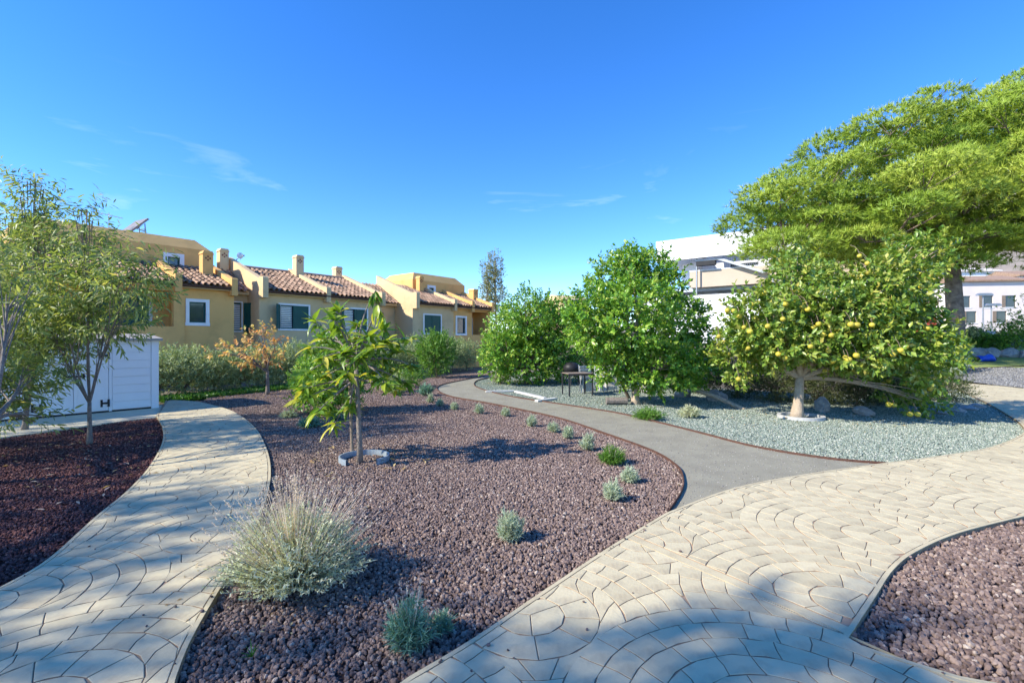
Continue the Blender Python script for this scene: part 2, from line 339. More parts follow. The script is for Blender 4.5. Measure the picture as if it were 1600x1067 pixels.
# ------------------------------------------------------------------ fan-pattern stamped paths
def seg_dist(poly):
    A = np.array([(p[0], p[1]) for p in poly]); B = np.roll(A, -1, 0)
    return A, B
def signed(poly, pts):
    """distance to the outline (positive inside) and the nearest outline point"""
    A, B = seg_dist(poly); D = B - A; ll = (D**2).sum(1) + 1e-12
    out = []
    for p in pts:
        t = np.clip(((p - A) * D).sum(1) / ll, 0, 1); q = A + D * t[:, None]; d2 = ((p - q)**2).sum(1); k = d2.argmin()
        c = ((A[:,1] > p[1]) != (B[:,1] > p[1])); xx = A[:,0] + (p[1]-A[:,1]) * (B[:,0]-A[:,0]) / np.where(B[:,1]==A[:,1], 1e-9, B[:,1]-A[:,1])
        ins = (np.count_nonzero(c & (p[0] < xx)) % 2) == 1
        out.append((math.sqrt(d2[k]) * (1 if ins else -1), q[k]))
    return out
def halfplane(poly, n, d):
    """keep n.p >= d"""
    out = []
    for i in range(len(poly)):
        a, b = poly[i], poly[(i+1) % len(poly)]; da, db = a @ n - d, b @ n - d
        if da >= 0: out.append(a)
        if da * db < 0: out.append(a + (b - a) * (da / (da - db)))
    return out
def area(p):
    p = np.array(p); x, y = p[:,0], p[:,1]; return 0.5 * abs(np.dot(x, np.roll(y,-1)) - np.dot(y, np.roll(x,-1)))
def fan_cells(x0, x1, y0, y1, rot, Rf, bands, origin, rs):
    """the cells of a fish-scale fan pattern that cover a rectangle"""
    cr, sr = math.cos(rot), math.sin(rot); cells = []
    nI = int((max(abs(x1), abs(x0)) + max(abs(y1), abs(y0))) / Rf) + 3
    rin = 0.4142 * Rf
    for j in range(-nI, nI):
        for i in range(-nI, nI):
            c = np.array([(2*i + (j % 2)) * Rf, j * Rf]); cw = np.array([c[0]*cr - c[1]*sr, c[0]*sr + c[1]*cr]) + origin
            if cw[0] < x0 - 1.2*Rf or cw[0] > x1 + 1.2*Rf or cw[1] < y0 - 1.2*Rf or cw[1] > y1 + 1.2*Rf: continue
            ph = lambda r: math.acos(max(-1, min(1, (r*r + Rf*Rf) / (2*math.sqrt(2)*r*Rf)))) if r > rin else 0.0
            edges = [rin * k / 2 for k in (1, 2)] + [rin + (Rf - rin) * (k+1) / (bands-2) for k in range(bands-2)]
            for q3 in range(3):
                disc = [c] + [np.array([math.cos(2*math.pi*(q3*4+q+0.9)/12), math.sin(2*math.pi*(q3*4+q+0.9)/12)])*rin*0.5 + c for q in range(5)]
                cells.append([np.array([p[0]*cr - p[1]*sr, p[0]*sr + p[1]*cr]) + origin for p in disc])
            if True:
                for b in range(len(edges) - 1):
                    r1, r2 = edges[b], edges[b+1]; rm = (r1 + r2) / 2
                    lo = -math.pi/4 + ph(rm); hi = 5*math.pi/4 - ph(rm)
                    wl = (hi - lo) * rm; n = max(2, int(round(wl / (0.185 + 0.03*rs.random()))))
                    cuts = np.linspace(0, 1, n+1); cuts[1:-1] += (rs.random(n-1) - 0.5) * 0.28 / n
                    for k in range(n):
                        pts = []
                        m = 3
                        def pt(r, t):
                            l0 = -math.pi/4 + ph(r); h0 = 5*math.pi/4 - ph(r); th = l0 + (h0 - l0) * t
                            return (r*math.cos(th), r*math.sin(th))
                        for q in range(m): pts.append(pt(r1, cuts[k] + (cuts[k+1]-cuts[k]) * q/(m-1)))
                        pts.append(pt(rm, cuts[k+1]))
                        for q in range(m): pts.append(pt(r2, cuts[k+1] - (cuts[k+1]-cuts[k]) * q/(m-1)))
                        pts.append(pt(rm, cuts[k]))
                        P_ = np.array(pts) + c; P_ = P_ + np.stack([np.sin(P_[:,0]*31+P_[:,1]*17)+np.sin(P_[:,1]*53), np.cos(P_[:,0]*29-P_[:,1]*23)+np.sin(P_[:,0]*47)], 1)*0.0035
                        cells.append([np.array([p[0]*cr - p[1]*sr, p[0]*sr + p[1]*cr]) + origin for p in P_])
                    # the stem below the two neighbouring fans
                    if True:
                        p1, p2 = ph(r1), ph(r2); w1 = math.pi/4 - p1; w2 = math.pi/4 - p2
                        if w1 * r1 > 0.03 or r1 < rin*0.9:
                            nw_ = max(1, int(round(2*w1*r1/0.2)))
                            for k2 in range(nw_):
                                ta, tb = 2*k2/nw_-1, 2*(k2+1)/nw_-1; tm = (ta+tb)/2; l = []
                                for r, wv, sg in ((r1,w1,ta),(r1,w1,tm),(r1,w1,tb),(r2,w2,tb),(r2,w2,tm),(r2,w2,ta)):
                                    th = -math.pi/2 + sg * max(wv, 0.0); l.append((r*math.cos(th)+c[0], r*math.sin(th)+c[1]))
                                cells.append([np.array([p[0]*cr - p[1]*sr, p[0]*sr + p[1]*cr]) + origin for p in l])
    return cells
def inset(poly, d):
    """offset every edge inwards by d"""
    n = len(poly); out = []; c = np.mean(poly, 0)
    sg = 1 if sum(poly[i][0]*poly[(i+1)%n][1] - poly[(i+1)%n][0]*poly[i][1] for i in range(n)) > 0 else -1
    for i in range(n):
        e1 = poly[i] - poly[i-1]; e2 = poly[(i+1) % n] - poly[i]
        n1 = np.array([-e1[1], e1[0]]) * sg / (np.hypot(*e1) + 1e-9); n2 = np.array([-e2[1], e2[0]]) * sg / (np.hypot(*e2) + 1e-9)
        k = max(0.35, 1 + n1 @ n2); v = (n1 + n2) / k * d
        out.append(poly[i] + v)
    return out
def stamped(name, poly, rot, origin, strips, rs, limit=300):
    zt = 0.03; h = 0.007
    base = slab(name, poly, -0.07, zt, M_grout, kind='structure')
    A = np.array([(p[0], p[1]) for p in poly]); x0, y0 = A.min(0); x1, y1 = A.max(0)
    B = 0.028
    # plain border ribbon along the outline
    n = len(poly); per = []
    for i in range(n):
        t = (A[(i+1) % n] - A[i-1]); t /= (np.hypot(*t) + 1e-9); nn = np.array([-t[1], t[0]])
        q = A[i] + nn * B
        if signed(poly, [q])[0][0] < 0: q = A[i] - nn * B
        per.append(q)
    rb = MB()
    for i in range(n):
        j = (i+1) % n
        rb.add([(*A[i], zt+h), (*A[j], zt+h), (*per[j], zt+h), (*per[i], zt+h), (*A[i], zt-0.02), (*A[j], zt-0.02), (*per[j], zt), (*per[i], zt)],
               [(0,1,2,3), (4,5,1,0), (3,2,6,7)])
    rb.build('path_border', M_conc, base)
    for (n1, d1, d2) in strips:          # a plain trowelled strip between two lines
        n1 = np.array(n1); q = [p for p in A]; q = halfplane(q, n1, d1+0.008); q = halfplane(q, -n1, -(d2-0.008))
        if len(q) > 2:
            q = [np.array(p) for p in q]
            slab_o = slab('plain_strip', [Vector(p) for p in q], zt-0.01, zt+h-0.003, M_conc); slab_o.parent = base
    cells = fan_cells(x0, x1, y0, y1, rot, 1.02, 6, origin, rs); shapes = []
    cen = np.array([np.mean(c, 0) for c in cells])
    ok = (cen[:,0] > x0-0.2) & (cen[:,0] < x1+0.2) & (cen[:,1] > y0-0.2) & (cen[:,1] < y1+0.2)
    for c, o in zip(cells, ok):
        if not o: continue
        m = np.mean(c, 0)
        if m[1] < 0.9 or abs(m[0]) > 1.25 * m[1] + 1.5: continue
        sd = signed(poly, c)
        if max(s for s, _ in sd) < 0.06: continue
        if min(s for s, _ in sd) < B + 0.003:
            cc = []
            for p, (s, q) in zip(c, sd):
                if s < B + 0.003:
                    v = (p - q) * (1 if s > 0 else -1); l = np.hypot(*v)
                    p = q + (v / l if l > 1e-6 else 0) * (B + 0.003)
                cc.append(p)
            c = cc
        parts = [c]
        for (n1, d1, d2) in strips:
            n1 = np.array(n1); nxt = []
            for q in parts:
                a = halfplane(q, n1, d2); b = halfplane(q, -n1, -d1)
                nxt += [z for z in (a, b) if len(z) > 2]
            parts = nxt
        for q in parts:
            if len(q) < 3 or area(q) < 0.0014: continue
            if max(s for s, _ in signed(poly, [np.mean(q, 0)])) < B: continue
            q2 = [p for i, p in enumerate(q) if np.hypot(*(p - q[i-1])) > 0.004]
            if len(q2) > 2: shapes.append(q2)
    def score(q):
        m = np.mean(q, 0); px = 800 + FPX*m[0]/m[1]; py = HOR + CAMZ*FPX/m[1]
        vis = -20 < px < 1620 and py < 1085
        return (0 if vis else 1, m[1])
    shapes.sort(key=score)
    rest = MB(); rest_mi = []
    for k, q in enumerate(shapes):
        o1 = inset(q, 0.0029); o2 = inset(q, 0.0058); nn = len(q); m = np.mean(q, 0)
        dz = (rs.random(nn) - 0.5) * 0.0015
        if k < limit:
            mb = MB(); vs = [(*(p - m), -0.001) for p in o1] + [(*(p - m), h + dz[i]*0.4 - 0.002) for i, p in enumerate(o1)] + [(*(p - m), h + dz[i]) for i, p in enumerate(o2)]
        else:
            mb = rest; vs = [(*p, zt - 0.001) for p in o1] + [(*p, zt + h - 0.002) for p in o1] + [(*p, zt + h + dz[i]) for i, p in enumerate(o2)]
        fs = [tuple(2*nn + i for i in range(nn))] + [(i, (i+1) % nn, nn+(i+1) % nn, nn+i) for i in range(nn)] + [(nn+i, nn+(i+1) % nn, 2*nn+(i+1) % nn, 2*nn+i) for i in range(nn)]
        a2 = sum(q[i][0]*q[(i+1)%nn][1] - q[(i+1)%nn][0]*q[i][1] for i in range(nn))
        if a2 < 0: fs = [f[::-1] for f in fs]
        mb.add(vs, fs); mi = [0] + [1]*nn + [0]*nn
        if k < limit:
            o = mb.build('paving_stone', M_stone, base); o.location = (m[0], m[1], zt)
            o.data.materials.append(M_grout); o.data.polygons.foreach_set('material_index', mi)
        else: rest_mi += mi
    if rest.v: ro = rest.build('far_paving_stones', M_stonei, base, kind='stuff'); ro.data.materials.append(M_grout); ro.data.polygons.foreach_set('material_index', rest_mi)
    return base
rs = np.random.default_rng(3)
s_a, s_b = G(1000,848), G(1315,985); nv = Vector((-(s_b-s_a).y, (s_b-s_a).x)).normalized()
if nv.y < 0: nv = -nv
dtop = nv.dot(G(1000,846)); dlow = nv.dot(G(1080,892))
stamped('stamped_path', MPpoly, R(4), np.array([1.2, 2.0]), [((nv.x, nv.y), dlow, dtop)], rs)
stamped('stamped_side_path', LPpoly, R(10), np.array([-2.2, 2.2]), [], rs)

# ------------------------------------------------------------------ loose stone scattered by geometry nodes
def rock_proto(name, seed, m, flat=0.75):
    import bmesh
    bm = bmesh.new(); bmesh.ops.create_icosphere(bm, subdivisions=2, radius=0.5)
    r = random.Random(seed); dirs = [Vector((r.uniform(-1,1), r.uniform(-1,1), r.uniform(-1,1))).normalized() for _ in range(14)]
    for v in bm.verts:
        n = v.co.normalized(); k = 1.0
        for i, d in enumerate(dirs):
            t = n.dot(d)
            k = min(k, (0.60 + 0.09*(i % 4)) / t) if t > 0.3 else k
        k *= 1.12 + r.uniform(-0.07, 0.07)
        v.co = n * 0.5 * k; v.co.z *= flat; v.co.x *= 1.15
    me = bpy.data.meshes.new(name); bm.to_mesh(me); bm.free(); me.materials.append(m)
    return bpy.data.objects.new(name, me)
def gravel(name, poly_obj, protos, size, density, far0, far1, fardens, zoff, label=None, clip=None):
    """one 'stuff' object: stones instanced on a copy of the bed"""
    col = bpy.data.collections.new(name + '_stones')
    for p in protos: col.objects.link(p)
    me = poly_obj.data.copy(); me.name = name; me.materials.clear()
    o = bpy.data.objects.new(name, me); C.objects.link(o); o.parent = poly_obj; o['kind'] = 'stuff'; o.location = (0, 0, zoff)
    g = bpy.data.node_groups.new(name, 'GeometryNodeTree')
    g.interface.new_socket('Geometry', in_out='INPUT', socket_type='NodeSocketGeometry'); g.interface.new_socket('Geometry', in_out='OUTPUT', socket_type='NodeSocketGeometry')
    n = g.nodes; l = g.links
    i_ = n.new('NodeGroupInput'); o_ = n.new('NodeGroupOutput')
    sub = n.new('GeometryNodeSubdivideMesh'); sub.inputs['Level'].default_value = 3
    d = n.new('GeometryNodeDistributePointsOnFaces'); ci = n.new('GeometryNodeCollectionInfo'); ip = n.new('GeometryNodeInstanceOnPoints')
    ci.inputs['Collection'].default_value = col; ci.inputs['Separate Children'].default_value = True; ci.inputs['Reset Children'].default_value = True
    ip.inputs['Pick Instance'].default_value = True
    pos = n.new('GeometryNodeInputPosition'); sp = n.new('ShaderNodeSeparateXYZ'); l.new(pos.outputs[0], sp.inputs[0])
    mr = n.new('ShaderNodeMapRange'); mr.inputs[1].default_value = far0; mr.inputs[2].default_value = far1; mr.inputs[3].default_value = density; mr.inputs[4].default_value = fardens
    l.new(sp.outputs['Y'], mr.inputs[0])
    l.new(i_.outputs[0], sub.inputs[0]); l.new(sub.outputs[0], d.inputs['Mesh']); l.new(mr.outputs[0], d.inputs['Density'])
    d.inputs['Seed'].default_value = 5
    rv = n.new('FunctionNodeRandomValue'); rv.data_type = 'FLOAT_VECTOR'; rv.inputs[1].default_value = (6.28, 6.28, 6.28); rv.inputs[0].default_value = (0,0,0)
    rsz = n.new('FunctionNodeRandomValue'); rsz.data_type = 'FLOAT'; rsz.inputs[2].default_value = size[0]; rsz.inputs[3].default_value = size[1]; rsz.inputs['Seed'].default_value = 9
    rz = n.new('FunctionNodeRandomValue'); rz.data_type = 'FLOAT_VECTOR'; rz.inputs[0].default_value = (0,0,-0.4*size[0]); rz.inputs[1].default_value = (0,0,0.6*size[0]); rz.inputs['Seed'].default_value = 4
    st = n.new('GeometryNodeSetPosition'); l.new(d.outputs['Points'], st.inputs[0]); l.new(rz.outputs[0], st.inputs['Offset'])
    l.new(st.outputs[0], ip.inputs['Points']); l.new(ci.outputs[0], ip.inputs['Instance']); l.new(rv.outputs[0], ip.inputs['Rotation']); l.new(rsz.outputs[1], ip.inputs['Scale'])
    l.new(ip.outputs[0], o_.inputs[0])
    md = o.modifiers.new('scatter', 'NODES'); md.node_group = g
    return o
RM_lava = rockmat('lava_stone', [(0,(0.134,0.092,0.079)),(0.35,(0.221,0.157,0.132)),(0.7,(0.288,0.207,0.170)),(0.93,(0.376,0.280,0.228)),(1,(0.562,0.466,0.373))])
RM_red = rockmat('red_lava_stone', [(0,(0.082,0.035,0.033)),(0.5,(0.141,0.059,0.055)),(0.9,(0.209,0.097,0.083)),(1,(0.328,0.187,0.147))])
RM_green = rockmat('green_stone', [(0,(0.159,0.202,0.161)),(0.4,(0.254,0.308,0.246)),(0.8,(0.350,0.389,0.317)),(1,(0.583,0.575,0.483))], bump=0.3)
pl = [rock_proto('lava_stone', s, RM_lava) for s in range(5)]
pr = [rock_proto('red_lava_stone', 20+s, RM_red) for s in range(4)]
pg = [rock_proto('green_stone', 40+s, RM_green, 0.55) for s in range(4)]
def inview(poly):
    # keep the stones to the ground the photograph can see (plus a margin)
    return poly
gravel('lava_stones', lava, pl, (0.014, 0.037), 3100, 4.0, 13.0, 950, 0.008)
gravel('pale_lava_stones', rightbed, [rock_proto('lava_stone', 60+s, RM_lava) for s in range(4)], (0.018, 0.044), 2400, 4, 9, 1100, 0.008)
gravel('red_lava_stones', leftbed, pr, (0.014, 0.034), 2000, 4, 11, 900, 0.010)
gravel('green_stones', green, pg, (0.014, 0.032), 1900, 8, 18, 500, 0.008)

RM_grey = rockmat('grey_stone', [(0,(0.136,0.136,0.133)),(0.5,(0.223,0.220,0.211)),(0.9,(0.298,0.291,0.279)),(1,(0.384,0.378,0.360))], bump=0.3)
RM_grit = rockmat('grit_stone', [(0,(0.15,0.14,0.13)),(0.5,(0.27,0.25,0.23)),(1,(0.5,0.47,0.42))], bump=0.3)
gravel('grey_stones', greyg, [rock_proto('grey_stone', 80+s_, RM_grey, 0.7) for s_ in range(3)], (0.03, 0.07), 260, 15, 24, 160, 0.0)
gravel('track_grit', trk, [rock_proto('grit_stone', 90+s_, RM_grit, 0.7) for s_ in range(3)], (0.005, 0.015), 260, 5, 14, 120, 0.001)
# metal edging along the track
def edging(name, pts, label, z=0.035, t=0.008):
    mb = MB(); n = len(pts); A = [Vector((p[0], p[1])) for p in pts]
    for i in range(n):
        d = (A[min(i+1,n-1)] - A[max(i-1,0)]).normalized(); q = Vector((-d.y, d.x)) * t/2
        mb.v += [(A[i].x+q.x, A[i].y+q.y, -0.06), (A[i].x-q.x, A[i].y-q.y, -0.06), (A[i].x-q.x, A[i].y-q.y, z), (A[i].x+q.x, A[i].y+q.y, z)]
    for i in range(n-1):
        a, b = 4*i, 4*i+4
        mb.f += [(a+1,b+1,b+2,a+2), (b,a,a+3,b+3), (a+2,b+2,b+3,a+3)]
    mb.f += [(0,1,2,3), (4*n-1,4*n-2,4*n-3,4*n-4)]
    return mb.build(name, M_corten, label=label, cat='edging')
edging('steel_edging', TK_L[:-8], 'thin rusty steel edging between the lava bed and the grey track')
edging('steel_edging', TK_R[:-4], 'thin rusty steel edging between the green gravel and the grey track')
edging('lawn_edging', [G(1505,582), G(1530,578), G(1537,576), G(1600,573), G(1680,571)], 'rusty edging strip along the front of the lawn')
for o in bpy.data.objects:
    if o.name.startswith('lawn_edging'):
        for v in o.data.vertices: v.co.z += terrain(v.co.x, v.co.y) + 0.03

# ------------------------------------------------------------------ terraced houses
C2 = Vector((-11.5, 22.0)); U = Vector((0.6253, 0.7804)); ROT = math.atan2(U.y, U.x)
def hpos(s): return (C2.x + U.x*s, C2.y + U.y*s, 0)
def wall_open(mb, x0, x1, z0, z1, y0, y1, openings):
    xs_ = sorted({x0, x1, *[o[0] for o in openings], *[o[1] for o in openings]}); zs = sorted({z0, z1, *[o[2] for o in openings], *[o[3] for o in openings]})
    for a, b in zip(xs_, xs_[1:]):
        run = None
        for c, d in zip(zs, zs[1:]):
            hole = any(o[0] <= (a+b)/2 <= o[1] and o[2] <= (c+d)/2 <= o[3] for o in openings)
            if hole:
                if run: mb.box(a, b, y0, y1, *run); run = None
            else: run = (run[0], d) if run else (c, d)
        if run: mb.box(a, b, y0, y1, *run)
def tiles(name, parent, x0, x1, y0, z0, y1, z1, pitch=0.235, course=0.36):
    """barrel tiles laid in courses up a slope"""
    Ls = math.hypot(y1-y0, z1-z0); nc = max(1, round(Ls/course)); nw = max(1, round((x1-x0)/pitch)); pw = (x1-x0)/nw
    sy, sz = (y1-y0)/Ls, (z1-z0)/Ls; ny, nz_ = -sz, sy
    V = []; F = []; rr = random.Random(len(name)+int(x1*10))
    seg = 5
    for c in range(nc):
        for k in range(nw):
            for kind in (0, 1):
                cx = x0 + (k + (0.5 if kind else 0.0)) * pw
                if kind == 0 and k == 0: continue
                r = pw*0.33 if kind else pw*0.30
                b = len(V); l0, l1 = c*Ls/nc - (0.05 if c else 0.07), (c+1)*Ls/nc
                jit = rr.uniform(-0.012, 0.012)
                for li, (l, lift) in enumerate(((l0, 0.035), (l1, 0.0))):
                    for q in range(seg):
                        th = math.pi*q/(seg-1)
                        h = (math.sin(th)*r + 0.03) if kind else (-math.sin(th)*r*0.55 + 0.035)
                        h += lift
                        xx = cx - math.cos(th)*r*(1.0 if li == 0 else 0.85) + jit
                        V.append((xx, y0 + sy*l + ny*h, z0 + sz*l + nz_*h + 0.01))
                for q in range(seg-1): F.append((b+q, b+seg+q, b+seg+q+1, b+q+1))
    o = link(name, np_mesh(name, V, F), M_tile, parent, kind='stuff'); return o
def window(parent, x0, x1, z0, z1, y=0.0, style='pane', border=0.09):
    """white surround, frame and what fills it"""
    s = MB(); b = border
    for bx in ((x0, x0+b, z0+b, z1-b), (x1-b, x1, z0+b, z1-b), (x0, x1, z1-b, z1), (x0-0.02, x1+0.02, z0, z0+b)): s.box(bx[0], bx[1], y-0.035, y+0.03, bx[2], bx[3])
    win = s.build('window', M_white, parent)
    gx0, gx1, gz0, gz1 = x0+b, x1-b, z0+b, z1-b
    f = MB(); t = 0.05
    for bx in ((gx0, gx0+t, gz0, gz1), (gx1-t, gx1, gz0, gz1), (gx0+t, gx1-t, gz0, gz0+t), (gx0+t, gx1-t, gz1-t, gz1)): f.box(bx[0], bx[1], y+0.07, y+0.13, bx[2], bx[3])
    f.build('frame', M_green, win)
    MB().box(gx0+t-0.01, gx1-t+0.01, y+0.095, y+0.105, gz0+t-0.01, gz1-t+0.01).build('pane', M_glass, win)
    wdt = gx1 - gx0
    if style in ('open', 'louvre'):
        a = 0.0; lx0, lx1 = (gx0 + 0.04, gx0 + wdt*0.42) if style == 'open' else (gx0+0.04, gx1-0.04)
        zz = gz0 + 0.06
        while zz < gz1 - 0.08:
            sl_ = MB().box(lx0+0.02, lx1, y+0.045, y+0.06, zz, zz+0.05).build('blind_slat', M_blind, win); zz += 0.085
        if style == 'open':
            shutter(win, gx0+wdt*0.44, gx1, gz0, gz1, y)                       # the closed leaf
            o = shutter(win, -wdt*0.40, 0, gz0-0.01, gz1+0.01, 0); o.location = (x0+0.03, y-0.06, 0); o.rotation_euler = (0, 0, R(52))   # leaf swung open
    if style == 'shut':
        shutter(win, gx0, gx0+wdt/2-0.005, gz0, gz1, y); shutter(win, gx0+wdt/2+0.005, gx1, gz0, gz1, y)
    return win
def shutter(parent, x0, x1, z0, z1, y):
    m = MB().box(x0, x1, y-0.02, y+0.02, z0, z1); t = 0.07
    for bx in ((x0+0.002, x0+t, z0, z1), (x1-t, x1-0.002, z0, z1), (x0+t, x1-t, z0, z0+t), (x0+t, x1-t, z1-t, z1)): m.box(bx[0], bx[1], y-0.032, y-0.02, bx[2], bx[3])
    return m.build('shutter', M_green, parent)
def parapet(parent, m, x0, x1, y0, z0, y1, z1, h=0.30, nose=0.42):
    """stucco wall that climbs the roof between two units"""
    MB().prism([(y0, z0-0.35), (y0, z0+nose-0.06), (y0+0.06, z0+nose), (y0+0.30, z0+nose), (y0+0.5, z0+0.5*(z1-z0)/(y1-y0)+h), (y1, z1+h), (y1, z0-0.35)][::-1], 'x', x0, x1).build('roof_parapet', m, parent)
def chimney(parent, m, x, y, z, w_=0.36, h=0.8):
    c = MB(); c.box(x-w_/2, x+w_/2, y-w_/2, y+w_/2, z-0.6, z+h-0.14)
    c.prism([(x-w_/2-0.03, z+h-0.14), (x+w_/2+0.03, z+h-0.14), (x+w_/2-0.04, z+h), (x-w_/2+0.04, z+h)], 'y', y-w_/2-0.03, y+w_/2+0.03)
    ch = c.build('chimney', m, parent)
    for dx, dz in ((0,0.075),(0,-0.075),(-0.085,0),(0.085,0)):
        q = MB().prism([(x+dx-0.05, z+h-0.32+dz), (x+dx, z+h-0.37+dz), (x+dx+0.05, z+h-0.32+dz), (x+dx, z+h-0.27+dz)][::-1], 'y', y-w_/2-0.006, y-w_/2+0.03)
        q.build('vent_hole', M_brickdot, ch)
    return ch
GZ = 4.03   # gutter height
def penthouse(h, m, x0, x1, y0, y1, z0, z1, top, ins, win):
    wl = MB(); wall_open(wl, x0, x1, z0, z1, y0, y0+0.25, [win]); wl.box(x0, x0+0.25, y0+0.25, y1, z0, z1); wl.box(x1-0.25, x1, y0+0.25, y1, z0, z1); wl.box(x0+0.25, x1-0.25, y1-0.25, y1, z0, z1)
    p = wl.build('penthouse', m, h)
    i = ins
    MB().add([(x0,y0,z1+0.002),(x1,y0,z1+0.002),(x1,y1,z1+0.002),(x0,y1,z1+0.002),(x0+i,y0+i,top),(x1-i,y0+i,top),(x1-i,y1-i,top),(x0+i,y1-i,top)],
             [(0,3,2,1),(4,5,6,7),(0,1,5,4),(1,2,6,5),(2,3,7,6),(3,0,4,7)]).build('sloped_parapet', m, p)
    window(p, win[0]-0.17, win[1]+0.17, win[2]-0.17, win[3]+0.17, y0, 'pane', 0.17)
    return p
def gutter(h, x0, x1, y, z):
    MB().tube([(x0, y, z), (x1, y, z)], 0.055, 8).build('gutter', M_barkpale if False else M_corten, h)
    MB().box(x0, x1, y+0.05, y+0.16, z-0.07, z-0.005).build('eave_band', h['m'] if False else M_beige, h)

# house 1, ochre with penthouse (its frame: x along the row, y into the house)
h1 = empty('terraced_house', hpos(-1.08), ROT, label='ochre terraced house with penthouse and tilted solar panel, behind the white shed', cat='house', group='terraced houses in a row')
X0 = -7.6
wl = MB(); wall_open(wl, -1.90, 0, -0.05, GZ, 0, 0.3, [(-1.75, -1.06, 2.44, 3.36)])
wl.box(-0.3, 0, 0.3, 7, -0.05, GZ); wl.box(X0, X0+0.3, 0, 7, -0.05, GZ); wl.box(X0+0.3, -0.3, 6.7, 7, -0.05, GZ)
wl.box(X0+0.3, -1.90, -0.10, 0.15, -0.05, 2.30)                                  # terrace wall
wl.box(-2.28, -1.90, -0.10, 0.15, 2.30, GZ); wl.box(X0+0.3, -2.28, -0.10, 0.15, 3.72, GZ)
wall_open(wl, X0+0.3, -1.90, -0.05, GZ, 1.3, 1.55, [(-4.6, -2.75, 1.6, 3.55)]); wl.box(-2.0, -1.75, 0.3, 1.3, -0.05, GZ)
wl.build('wall', M_ochre, h1)
window(h1, -1.84, -0.97, 2.35, 3.46, 0.0, 'pane', 0.13)
window(h1, -4.72, -2.63, 1.5, 3.66, 1.3, 'shut', 0.12)
MB().box(X0+0.3, -0.3, 1.55, 6.7, GZ-0.25, GZ-0.05).build('ceiling_slab', M_ochre, h1)
MB().add([(X0,-0.25,GZ-0.02),(0,-0.25,GZ-0.02),(0,2.6,5.05),(X0,2.6,5.05),(X0,-0.25,GZ-0.16),(0,-0.25,GZ-0.16),(0,2.6,4.9),(X0,2.6,4.9)],
         [(0,1,2,3),(7,6,5,4),(0,4,5,1),(1,5,6,2),(2,6,7,3),(3,7,4,0)]).build('roof_deck', M_beige, h1)
tiles('roof_tiles', h1, X0, -2.30, -0.3, GZ+0.0, 2.6, 5.07); tiles('roof_tiles', h1, -2.05, -0.22, -0.3, GZ+0.0, 2.6, 5.07)
parapet(h1, M_ochre, -2.30, -2.06, -0.36, GZ, 2.6, 5.07); parapet(h1, M_ochre, -0.22, 0.02, -0.36, GZ, 2.6, 5.07)
p1 = penthouse(h1, M_ochre, -6.6, 0.0, 2.6, 6.4, 4.6, 5.95, 6.45, 0.5, (-1.72, -1.26, 5.05, 5.47))
chimney(h1, M_ochre, -0.62, 1.35, 4.75, 0.42, 0.95)
# solar collector on the penthouse
MB().add([(-2.8,3.9,6.45),(-2.05,3.9,7.25),(-2.25,5.0,7.25),(-3.0,5.0,6.45),(-2.86,3.9,6.5),(-2.11,3.9,7.3),(-2.31,5.0,7.3),(-3.06,5.0,6.5)], [(0,3,2,1),(4,5,6,7),(0,1,5,4),(1,2,6,5),(2,3,7,6),(3,0,4,7)]).build('solar_panel', M_panel, p1)
st = MB()
for yy in (4.0, 4.9): MB().tube([(-2.15,yy,6.4),(-2.2,yy,7.05),(-2.5,yy,6.75),(-2.15,yy,6.7)], 0.03, 6).build('panel_stand', M_steel, p1)
an = MB(); an.tube([(-3.4,4.4,6.4),(-3.4,4.4,7.35)], 0.018, 5); an.tube([(-3.9,4.4,7.3),(-2.9,4.4,7.2)], 0.012, 5)
for k in range(6): an.tube([(-3.8+0.16*k,4.2,7.29-0.016*k),(-3.8+0.16*k,4.6,7.29-0.016*k)], 0.008, 4)
an.build('antenna', M_steel, p1)

# house 2, beige
h2 = empty('terraced_house', hpos(0), ROT, label='beige terraced house with two shuttered windows and satellite dish', cat='house', group='terraced houses in a row')
W1 = (0.86, 2.42, 2.22, 3.51); W2 = (4.2, 5.76, 2.22, 3.51)
wl = MB(); wall_open(wl, 0, 6.65, -0.05, GZ, 0, 0.3, [(w_[0]+0.09, w_[1]-0.09, w_[2]+0.09, w_[3]-0.09) for w_ in (W1, W2)])
wl.box(0, 0.3, 0.3, 7, -0.05, GZ); wl.box(6.35, 6.65, 0.3, 7, -0.05, GZ); wl.box(0.3, 6.35, 6.7, 7, -0.05, GZ)
wall_open(wl, -1.08, 0, -0.05, GZ, 1.25, 1.5, [(-0.98, -0.28, 2.2, 3.5)])
wl.build('wall', M_beige, h2)
window(h2, *W1, 0.0, 'open'); window(h2, *W2, 0.0, 'open')
window(h2, -1.04, -0.22, 2.14, 3.56, 1.25, 'louvre', 0.05)
o = shutter(h2, 0, 0.45, 2.15, 3.5, 0); o.location = (-0.16, 1.20, 0); o.rotation_euler = (0,0,R(-60))
RZ = 5.42
def decks(h, x0, x1, m, y0=-0.25):
    MB().prism([(y0, GZ-0.16), (3.5, RZ-0.16), (7.25, GZ-0.16), (7.25, GZ-0.02), (3.5, RZ-0.02), (y0, GZ-0.02)], 'x', x0, x1).build('roof_deck', m, h)
decks(h2, 0.02, 6.63, M_beige)
tiles('roof_tiles', h2, 0.25, 3.12, -0.3, GZ, 3.5, RZ); tiles('roof_tiles', h2, 3.36, 6.42, -0.3, GZ, 3.5, RZ)
MB().prism([(1.0, GZ-0.16), (3.5, RZ-0.3), (7.2, GZ-0.16), (7.2, GZ-0.06), (3.5, RZ-0.14), (1.0, GZ-0.04)], 'x', -1.05, -0.02).build('roof_deck', M_beige, h2)
tiles('roof_tiles', h2, -1.05, -0.02, 0.92, GZ-0.02, 3.5, RZ-0.12)
